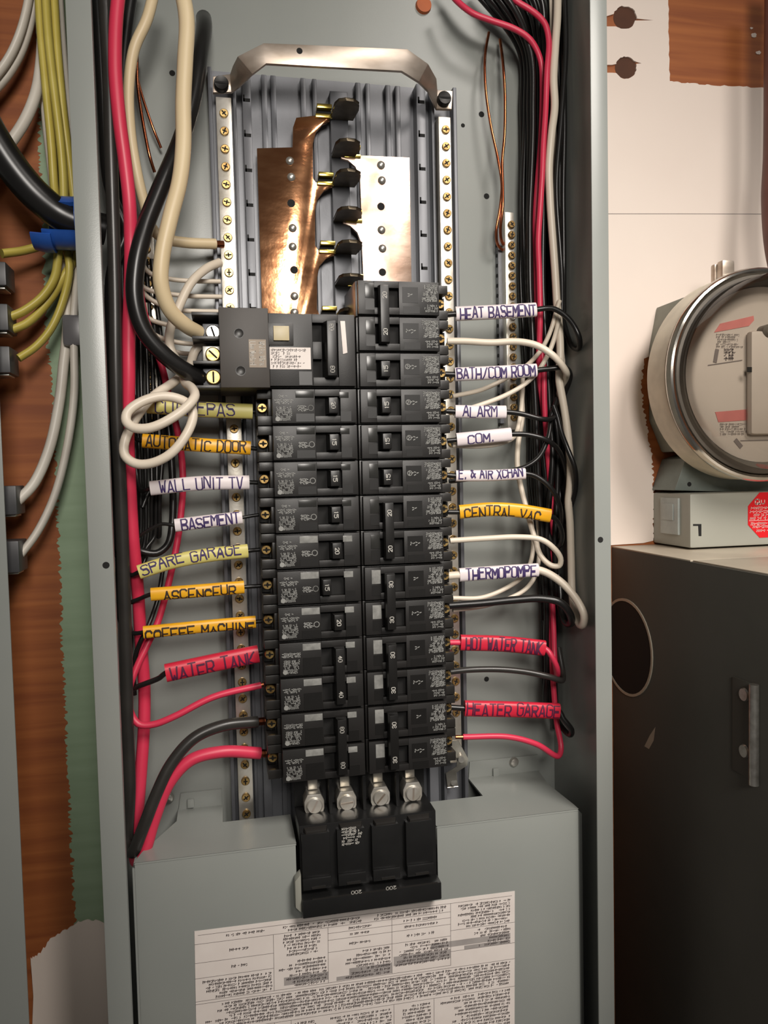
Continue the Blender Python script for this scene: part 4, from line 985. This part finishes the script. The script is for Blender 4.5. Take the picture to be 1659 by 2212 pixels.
# black wires on the right
wire('glossy black wire arching over from the thermopompe breaker', 'black', 6.0, [(968, 1308, 46), (1040, 1303, 50), (1110, 1296, 54), (1170, 1293, 58), (1212, 1302, 62), (1236, 1328, 62), (1238, 1346, 54), (1224, 1344, 44), (1208, 1310, 34), (1200, 1240, 26)], n=14)
wire('charcoal wire crossing from the hot water tank breaker to the bundle', 'blackgrey', 4.8, [(964, 1452, 46), (1010, 1447, 49), (1080, 1446, 52), (1140, 1452, 55), (1190, 1463, 58), (1212, 1470, 56), (1216, 1460, 46), (1206, 1400, 34)], n=12)
wire('black wire slanting from the bundle down behind the air exchanger sleeve', 'black', 3.8, [(1204, 860, 40), (1196, 905, 46), (1184, 950, 50), (1164, 990, 52), (1130, 1014, 50), (1070, 1026, 44), (1020, 1034, 38), (970, 1040, 36)], BG)
wire('black wire bowing out of the bundle beside the white thermopompe loop', 'black', 4.0, [(1198, 880, 44), (1210, 930, 50), (1226, 970, 56), (1242, 1010, 58), (1246, 1050, 52), (1240, 1090, 44), (1228, 1130, 34)], BG)
rng = random.Random(77)
for k in range(13):
    c0 = k/12.0
    x1 = 1128+c0*92; x2 = 1126+c0*84; x3 = 1136+c0*76; x4 = 1150+c0*62; x5 = 1172+c0*36; x6 = 1174+c0*34
    wl = lambda s: 5+((k*5) % 4)*(s+3.5)
    xs = 1000+c0*230
    pp = [(xs-30, -70+c0*10, 16+wl(3)), (xs+20+(1-c0)*30, 10-30*c0, 18+wl(3)), (x1-6, 110-40*c0, wl(5)+6), (x1, 240, wl(5)+4), (x2+rng.uniform(-4, 4), 420, wl(4)+4), (x2+rng.uniform(-4, 4), 600, wl(4)+3), (x3+rng.uniform(-4, 4), 760, wl(4)+3), (x3+6+rng.uniform(-4, 4), 900, wl(4)+3), (x4+rng.uniform(-4, 4), 1040, wl(4)+3), (x5-10+rng.uniform(-3, 3), 1170, wl(4)+3), (x5+rng.uniform(-3, 3), 1290, wl(4)+3)]
    if k % 3 == 0: pp += [(x6+rng.uniform(-3, 3), 1420, wl(3)+3), (x6+2, 1500+k*6, wl(3)+3)]
    wire('black wire in the bundle filling the box side by the alarm row', 'black', 4.6, pp, BG)
for k, x in enumerate((1232, 1246, 1222)):
    wire('black wire in the bundle filling the box side by the alarm row', 'black', 4.4, [(x-6, -50, 30+8*k), (x, 100, 30+8*k), (x-10, 260, 30+8*k), (x-22, 420, 28+8*k), (x-14, 600, 26+8*k), (x-10, 760, 24+6*k), (x-6, 900, 22+4*k), (x-10, 1060, 20), (x-24, 1200, 16)], BG)
# black wires on the left, behind the labels
for k, (x0, x1, y1) in enumerate(((298, 304, 1230), (312, 316, 1240), (326, 330, 1225), (338, 336, 1200), (290, 294, 1250), (352, 342, 1080))):
    wire('thin glossy black wire hanging in the bundle behind the sleeves', 'black', 3.4, [(x0-24, 560, 20), (x0-10, 720, 20), (x0-6, 860, 20+2*k), (x0, 960, 22), (x1, 1080, 22+k), (x1-2, 1160, 22), (x1-16, y1-20, 24), (x1-34, y1+16, 26)], BG)
wire('black wire hanging beside the thin red wire and hooking back under BASEMENT', 'black', 5.4, [(330, 700, 20), (350, 830, 20), (366, 940, 20), (372, 1020, 22), (374, 1090, 24), (371, 1140, 26), (362, 1176, 30), (336, 1196, 34), (304, 1192, 36), (270, 1178, 34), (254, 1150, 30)], BG)
wire('black wire slanting from behind ASCENCEUR down to the COFFEE MACHINE sleeve', 'black', 3.4, [(352, 1230, 20), (340, 1290, 26), (322, 1336, 32), (300, 1380, 36), (284, 1440, 34), (278, 1500, 30)], BG)
# bare copper on the right
GC2 = 'bare copper ground wires hooked on the ground bar'
wire('bare copper ground wire hooked under the ground bar top, outer strand', 'wirecu', 2.2, [(1056, 70, 8), (1048, 120, 12), (1049, 190, 16), (1060, 270, 18), (1076, 345, 20), (1084, 400, 20), (1080, 450, 20), (1072, 500, 18), (1075, 528, 14), (1088, 541, 9), (1102, 541, 8)], GC2, name='ground_wire')
wire('bright bare copper ground wire hooked under the ground bar top, inner strand', 'wirecu', 2.4, [(1080, 85, 8), (1086, 130, 14), (1091, 210, 18), (1090, 290, 20), (1085, 350, 22), (1086, 400, 22), (1086, 450, 22), (1081, 495, 18), (1084, 522, 14), (1094, 532, 9), (1104, 532, 8)], GC2, name='ground_wire')

# ================================================================ left of the panel: second box, cables, connectors
LBX = -239.0; LBW = 62.0
lbx = thing('grey_cabinet', 'narrow visible edge of a second grey steel cabinet beside the yellow cables', 'cabinet', (LBX-100, VB, 30))
B().box(LBX-200, LBX-20, VB, VT, -1.9, LBW-1.5).part('cabinet_body', 'gray', lbx)
B().box(LBX-200, LBX+0.4, VB, VT, LBW-1.5, LBW).part('front_edge', 'gray', lbx, bevel=0.5)
def connector(x, y, h, label):
    c = un(x, y, 34)
    t = thing('cable_connector', label, 'connector', (LBX-20, c[1], 34), 'dark cable connectors on the second cabinet')
    B().box(LBX-20, LBX+4, c[1]-h/2, c[1]+h/2, 22, 46).part('clamp_body', 'conn', t, bevel=1.0)
    B().box(LBX-8, LBX+2, c[1]-h/2-1.5, c[1]-h/2, 26, 42).part('clamp_bar', 'steel', t, bevel=0.4)
    B().cyl((LBX-21, c[1], 34), (LBX-17, c[1], 34), h*0.52, h*0.52, 20).part('lock_ring', 'conn', t)
for x, y, h, lb_ in ((4, 600, 16, 'dark connector clamping the topmost yellow cable'), (6, 692, 18, 'dark connector clamping the doubled yellow cables'), (28, 782, 18, 'dark connector clamping the lowest yellow cable'), (24, 1080, 20, 'dark connector clamping the wider white cable'), (24, 1200, 22, 'dark connector clamping the lowest white cable')):
    connector(x, y, h, lb_)
GY, GV = 'yellow cables beside the panel', 'white cables beside the panel'
wire('yellow cable bending to the topmost connector', 'nmdy', 6, [(82, -60, 40), (88, 60, 40), (100, 180, 40), (114, 300, 38), (124, 400, 34), (132, 470, 26), (112, 520, 22), (60, 540, 26), (4, 548, 34)], GY, name='cable', cat='cable', inside=False, flat=(5.8, 8.6))
wire('yellow cable in the middle of the hanging bundle, bending to the doubled connector', 'nmdy', 6, [(98, -60, 46), (106, 80, 46), (118, 200, 44), (132, 320, 40), (142, 430, 34), (148, 520, 26), (138, 588, 24), (96, 646, 26), (48, 680, 30), (8, 694, 34)], GY, name='cable', cat='cable', inside=False, flat=(5.8, 8.6))
wire('yellow cable under its twin at the doubled connector', 'nmdy', 6, [(112, -60, 40), (120, 80, 40), (132, 220, 38), (146, 360, 34), (152, 480, 28), (150, 560, 20), (130, 620, 18), (92, 664, 22), (50, 698, 28), (10, 712, 32)], GY, name='cable', cat='cable', inside=False, flat=(5.8, 8.6))
wire('yellow cable bending to the lowest connector', 'nmdy', 6, [(106, -60, 30), (114, 100, 30), (128, 250, 28), (142, 400, 26), (150, 530, 22), (144, 630, 22), (114, 706, 26), (76, 750, 30), (40, 774, 34)], GY, name='cable', cat='cable', inside=False, flat=(5.4, 8.0))
wire('white cable slanting away behind the yellow bundle', 'nmdw', 6, [(72, -60, 30), (60, 20, 30), (40, 90, 28), (16, 140, 26), (-30, 200, 26)], GV, name='cable', cat='cable', inside=False, flat=(5.5, 8))
wire('white cable slanting beside its twin behind the yellow bundle', 'nmdw', 5, [(84, -60, 24), (72, 30, 24), (50, 100, 22), (22, 150, 22), (-30, 215, 22)], GV, name='cable', cat='cable', inside=False, flat=(4.6, 8))
wire('wide white cable curving off behind the black cable', 'nmdw', 8, [(92, 60, 22), (88, 140, 24), (78, 200, 26), (56, 256, 28), (24, 306, 30), (-30, 370, 32)], GV, name='cable', cat='cable', inside=False, flat=(7.6, 9))
wire('thin white cable hanging beside the green paint', 'nmdw', 4, [(90, 150, 16), (98, 270, 16), (108, 360, 16), (112, 410, 16), (106, 440, 14), (96, 480, 10)], GV, name='cable', cat='cable', inside=False, flat=(4.2, 6))
tw = [(124, -60, 22), (132, 60, 22), (140, 160, 22), (152, 280, 20), (158, 400, 18), (156, 500, 18), (151, 590, 20), (152, 680, 22)]
wire('white cable hanging tight to the panel, curving below the grey strap to the lowest connector', 'nmdw', 6, tw+[(158, 760, 22), (160, 850, 22), (146, 960, 22), (118, 1070, 24), (80, 1150, 28), (40, 1204, 33)], GV, name='cable', cat='cable', inside=False, flat=(5.6, 8))
wire('white cable curving from below the grey strap to the wider connector', 'nmdw', 6, [(140, 560, 16), (144, 640, 18), (146, 720, 18), (138, 790, 18), (128, 870, 20), (106, 970, 24), (72, 1046, 28), (36, 1084, 33)], GV, name='cable', cat='cable', inside=False, flat=(7.2, 9))
t = thing('cable_strap', 'glossy grey strap holding the white cables beside the panel', 'strap', un(154, 745, 16))
a = un(134, 680, 24); c = un(176, 748, 24)
B().box(a[0], c[0]+4, c[1], a[1], 10, 27).part('band', 'strapgrey', t, bevel=2.5)
B().box(a[0]+2, c[0]+2, c[1]+4, a[1]-4, -1.6, 10).part('strap_foot', 'strapgrey', t, bevel=1.0)
wire('very thick black cable entering the panel side through a blue connector', 'black', 21, [(-70, 190, 66), (-20, 288, 62), (30, 366, 58), (80, 424, 54), (128, 462, 50), (176, 484, 48), (226, 496, 44)], name='power_cable', cat='cable', n=20, inside=False, mob=0.0)
c = un(150, 478, 50)
t = thing('cable_bushing', 'blue plastic connector around the very thick black cable', 'connector', (-181, c[1]-16, 50))
def ringx(prof, cv, cw, a0=0, a1=360, n=28):
    q = B(); vs = []; fs = []
    full = a1-a0 >= 359
    for u, r, th in prof:
        for k in range(n+1):
            an = math.radians(a0+(a1-a0)*k/n)
            vs.append((u, cv+r*math.sin(an), cw+r*math.cos(an)))
        for k in range(n+1):
            an = math.radians(a0+(a1-a0)*k/n)
            vs.append((u, cv+(r-th)*math.sin(an), cw+(r-th)*math.cos(an)))
    m = 2*(n+1)
    for i in range(len(prof)-1):
        for k in range(n):
            fs.append((i*m+k, i*m+k+1, (i+1)*m+k+1, (i+1)*m+k))
            o2 = n+1
            fs.append((i*m+o2+k, (i+1)*m+o2+k, (i+1)*m+o2+k+1, i*m+o2+k+1))
        for k in ((0, n) if not full else ()):
            fs.append((i*m+k, (i+1)*m+k, (i+1)*m+n+1+k, i*m+n+1+k))
    for e in (0, len(prof)-1):
        for k in range(n): fs.append((e*m+k, e*m+n+1+k, e*m+n+2+k, e*m+k+1))
    q.add(vs, fs); return q
cvv, cww = c[1], 50
ringx([(-209, 16, 2.5), (-203, 17.5, 3), (-190, 17.5, 3), (-184, 18.5, 4)], cvv, cww-5, 33, 327).part('collar', 'blue', t)
ringx([(-186, 21, 9), (-181.2, 21, 9)], cvv, cww).part('lock_flange', 'blue', t)
q = ringx([(-216, 16.5, 2.2), (-209, 18, 2.4), (-203, 18, 2.4)], cvv-2, cww-4, 215, 325); q.part('clamp_lip', 'blue', t)

# ================================================================ right of the panel: meter, its box, black cabinet
MC = (331.0, 290.5)
mt = thing('electricity_meter', 'round glass-fronted electricity meter with a chrome ring', 'meter', (MC[0], MC[1]-90, 40))
R = 85.0
ul = un(1403, 820, 0)[0]; hb_ = un(1440, 975, 36)[1]; vt_ = MC[1]+62
oc = [(ul, un(1411, 745, 20)[1]), (ul, un(1411, 905, 20)[1]), (un(1436, 968, 4)[0], hb_), (MC[0]+70, hb_), (MC[0]+90, MC[1]-40), (MC[0]+90, MC[1]+40), (MC[0]+60, vt_+10), (MC[0]-50, vt_+6)]
B().prism(oc, -2, 40).part('socket_box', 'socket', mt, bevel=2.0)
B().lathe(MC, [(R*0.9, 38), (R*0.985, 40), (R*0.99, 66), (R*0.95, 68), (R*0.8, 68)], 72).part('socket_band', 'band', mt)
q = B(); prof = []
for k in range(13):
    an = math.radians(360*k/12); prof.append((R*0.965+3.4*math.cos(an), 70+4.4*math.sin(an)))
q.lathe(MC, prof, 80, False, False); q.part('chrome_ring', 'chrome', mt)
B().lathe(MC, [(R*0.93, 66), (R*0.93, 74), (R*0.86, 74), (R*0.80, 70)], 72, True, False).part('bezel', 'bezel', mt)
B().lathe(MC, [(R*0.82, 68.2), (R*0.82, 72.0)], 72).part('meter_face', 'mface', mt)
# print on the face
def face_quad(px, w0, w1, name, m_, par):
    B().prism([un(x, y, w1)[:2] for x, y in px], w0, w1).part(name, m_, par)
fo = mt
face_quad([(1543, 718), (1556, 699), (1628, 682), (1629, 692), (1618, 704)], 72, 72.4, 'warning_label', 'pink', mt)
face_quad([(1545, 890), (1617, 884), (1626, 907), (1552, 912)], 72, 72.4, 'warning_label', 'pink', mt)
q = B(); mpl = lambda x, y: (x, y, 72.45)
a = un(1548, 720, 72.4); c = un(1608, 752, 72.4); fine_print(q, mpl, a[0], c[0], c[1], a[1], 6, 1.6, 301, .16, .8, 'l')
a = un(1565, 752, 72.4); c = un(1600, 778, 72.4); fine_print(q, mpl, a[0], c[0], c[1], a[1], 4, 2.0, 302, .4, .8, 'l')
a = un(1556, 914, 72.4); c = un(1622, 940, 72.4); fine_print(q, mpl, a[0], c[0], c[1], a[1], 5, 1.6, 303, .16, .8, 'l')
ribbon(q, [un(1530, 789, 72.4)[:2], un(1603, 778, 72.4)[:2]], mpl, .35, 1)
ribbon(q, [un(1600, 952, 72.4)[:2], un(1700, 950, 72.4)[:2]], mpl, .35, 1)
ribbon(q, [un(1549, 757, 72.4)[:2], un(1545, 780, 72.4)[:2]], mpl, 1.6, 1); ribbon(q, [un(1590, 952, 72.4)[:2], un(1600, 964, 72.4)[:2]], mpl, 1.8, 1)
q.part('fine_print', 'inkrule', mt)
q = B(); q.box(un(1616, 800, 76)[0], un(1760, 800, 76)[0], MC[1]-48, MC[1]+34, 72, 80); mod = q.part('display_module', 'mface', mt, bevel=5)
c = un(1621, 798, 81); B().box(c[0]-2, c[0]+2, c[1]-2, c[1]+2, 79.6, 80.2).part('optical_port', 'dark', mod)
c = un(1657, 715, 80); B().lathe((c[0]+2, c[1]), [(5.5, 72), (5.5, 80), (3.5, 82)], 20).part('reset_knob', 'bezel', mt)
pr = []
for k in range(11):
    an = math.radians(90*k/10); pr.append((R*0.9*math.cos(an)+0.01, 74+44*math.sin(an)**0.7 if k else 74))
pr = [(R*0.90, 72), (R*0.89, 96), (R*0.86, 104), (R*0.80, 109), (R*0.6, 112), (R*0.3, 113.5), (0.4, 114)]
B().lathe(MC, pr, 72, False, True).part('glass_cover', 'glass', mt)
c = un(1568, 600, 56); q = B(); q.box(c[0]-6, c[0]+7, c[1]-4, c[1]+13, 44, 50); q.box(c[0]-4.5, c[0]+7, c[1]-4, c[1]+14, 50, 58); q.part('seal_latch', 'strap', mt, bevel=2.2)
# bracket and box under the meter
gu = 277.0; gw = 54.0; gv1 = 196.5; gv0 = 151.6
gbx = thing('meter_junction_box', 'small grey steel box under the meter with a red octagonal sticker', 'junction box', (gu+70, gv0, 25))
B().box(gu, gu+170, gv0, gv1, -2, gw).part('box_body', 'boxgrey', gbx, bevel=2.5)
q = B(); q.box(gu-2.2, gu, gv0+10, gv1-4, 14, 40); q.box(gu-3.2, gu-2.2, gv0+22, gv1-9, 18, 34); q.part('clear_clip', 'sealed', gbx, bevel=1.0)
q = B(); q.prism([un(1497, 1132, gw)[:2], un(1515, 1132, gw)[:2], un(1515, 1158, gw)[:2], un(1509, 1158, gw)[:2], un(1508, 1136, gw)[:2], un(1497, 1136, gw)[:2]], gw-0.4, gw+0.12); q.part('punched_slot', 'dark', gbx)
cs = un(1659, 1112, gw+.3); rs = 20.5
oc2 = [(cs[0]+rs*math.cos(math.radians(22.5+45*k)), cs[1]+rs*math.sin(math.radians(22.5+45*k))) for k in range(8)]
sk = B().prism(oc2, gw, gw+0.35).part('octagon_sticker', 'stickred', gbx); sk['label'] = 'red octagonal sticker with white lettering'
q = B(); mq = lambda x, y: (x, y, gw+0.45)
strokes(q, 'Q', mq, cs[0]-12.2, cs[0]-8.4, cs[1]+9.0, cs[1]+13.2, .5, 0, 1)
strokes(q, 'U', mq, cs[0]-6.4, cs[0]-3.4, cs[1]+9.4, cs[1]+12.4, .4, 0, 1)
for k, (l_, yy) in enumerate(((.9, 6.0), (.95, 3.0), (.75, 0.2), (.95, -2.6), (.98, -4.4), (.9, -7), (.8, -9.6), (.6, -13))):
    if k == 4: ribbon(q, [(cs[0]-18, cs[1]+yy), (cs[0]+17, cs[1]+yy)], mq, .22, 1)
    else: fine_print(q, mq, cs[0]-18*l_, cs[0]+17*l_, cs[1]+yy-1, cs[1]+yy+1, 1, 2.0, 310+k, .28, 1.0, 'c')
q.part('sticker_lettering', 'stickw', sk)
q = B()
p0 = [un(1466, 1060, 40)[:2], un(1490, 990, 40)[:2], un(1520, 960, 40)[:2], un(1720, 980, 40)[:2], un(1720, 1066, 40)[:2]]
p0 = [(a_, min(b_, hb_-2.6)) for a_, b_ in p0]
q.prism(p0, -1.9, 34); brk = q.part('meter_bracket', 'bracket', gbx, bevel=1.2)
c = un(1489, 1046, 34); B().cyl((c[0], c[1], 33.6), (c[0], c[1], 34.1), 2.0, 2.0, 12).part('bracket_hole', 'dark', brk)
# black cabinet
CUx = 237.0; CVt = 150.2
cb = thing('black_cabinet', 'large black steel cabinet with a round knockout and top lightened as if lit from above', 'cabinet', (CUx+150, -420, 100))
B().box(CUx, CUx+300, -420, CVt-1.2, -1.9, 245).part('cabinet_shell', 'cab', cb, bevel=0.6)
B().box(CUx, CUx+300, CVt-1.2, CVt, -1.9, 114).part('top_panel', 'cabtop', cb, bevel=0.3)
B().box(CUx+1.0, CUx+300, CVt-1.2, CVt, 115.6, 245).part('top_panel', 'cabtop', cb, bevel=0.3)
# knockout ring on the side
ko = [un_u(x, y, CUx) for x, y in ((1365, 1297), (1365, 1507), (1411, 1400))]
kc = (ko[0][1]+ko[1][1])/2; kr = (ko[0][1]-ko[1][1])/2; kw = ko[2][2]-kr
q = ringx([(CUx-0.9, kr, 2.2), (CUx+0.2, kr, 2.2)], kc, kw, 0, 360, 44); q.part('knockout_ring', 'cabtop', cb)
q = B(); q.cyl((CUx-0.5, kc, kw), (CUx+0.1, kc, kw), kr-2.2, kr-2.2, 44); q.part('knockout_disc', 'dark', cb)
# hinge
h0 = un_u(1612, 1500, CUx); h1 = un_u(1612, 1622, CUx); h2 = un_u(1638, 1580, CUx)
hg = thing('cabinet_hinge', 'bare steel hinge screwed to the side of the black cabinet', 'hinge', (CUx-2, h1[1]-14, h2[2]))
q = B(); q.cyl((CUx-3.2, h1[1]-18, h2[2]), (CUx-3.2, h0[1]+10, h2[2]), 3.1, 3.1, 16); q.part('hinge_barrel', 'steel', hg)
q = B(); q.box(CUx-1.3, CUx, h1[1]-17, h0[1]+9, h2[2]-24, h2[2]); q.part('hinge_leaf', 'cab', hg, bevel=0.3)
for hh in (h0, h1):
    q = B(); q.cyl((CUx-2.6, hh[1], hh[2]), (CUx-1.2, hh[1], hh[2]), 4.0, 4.6, 16); q.part('hinge_screw', 'steel', hg)
# scrape of bare metal on the cabinet side
q = B(); pz = [un_u(x, y, CUx) for x, y in ((1392, 1612), (1404, 1588), (1416, 1570), (1412, 1600), (1402, 1618))]
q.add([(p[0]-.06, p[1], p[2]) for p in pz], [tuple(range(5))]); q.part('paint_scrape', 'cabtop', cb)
# conduit at the frame's right edge
pp = [un(1676, -60, 40), un(1674, 120, 40), un(1672, 330, 40), un(1668, 430, 42), un(1676, 540, 44), un(1700, 640, 44)]
q = B(); q.tube(smooth_path(pp), 8.5, 16); q.solo('conduit', 'conduit', 'brown conduit hanging above the electricity meter', 'conduit')

build_wires()
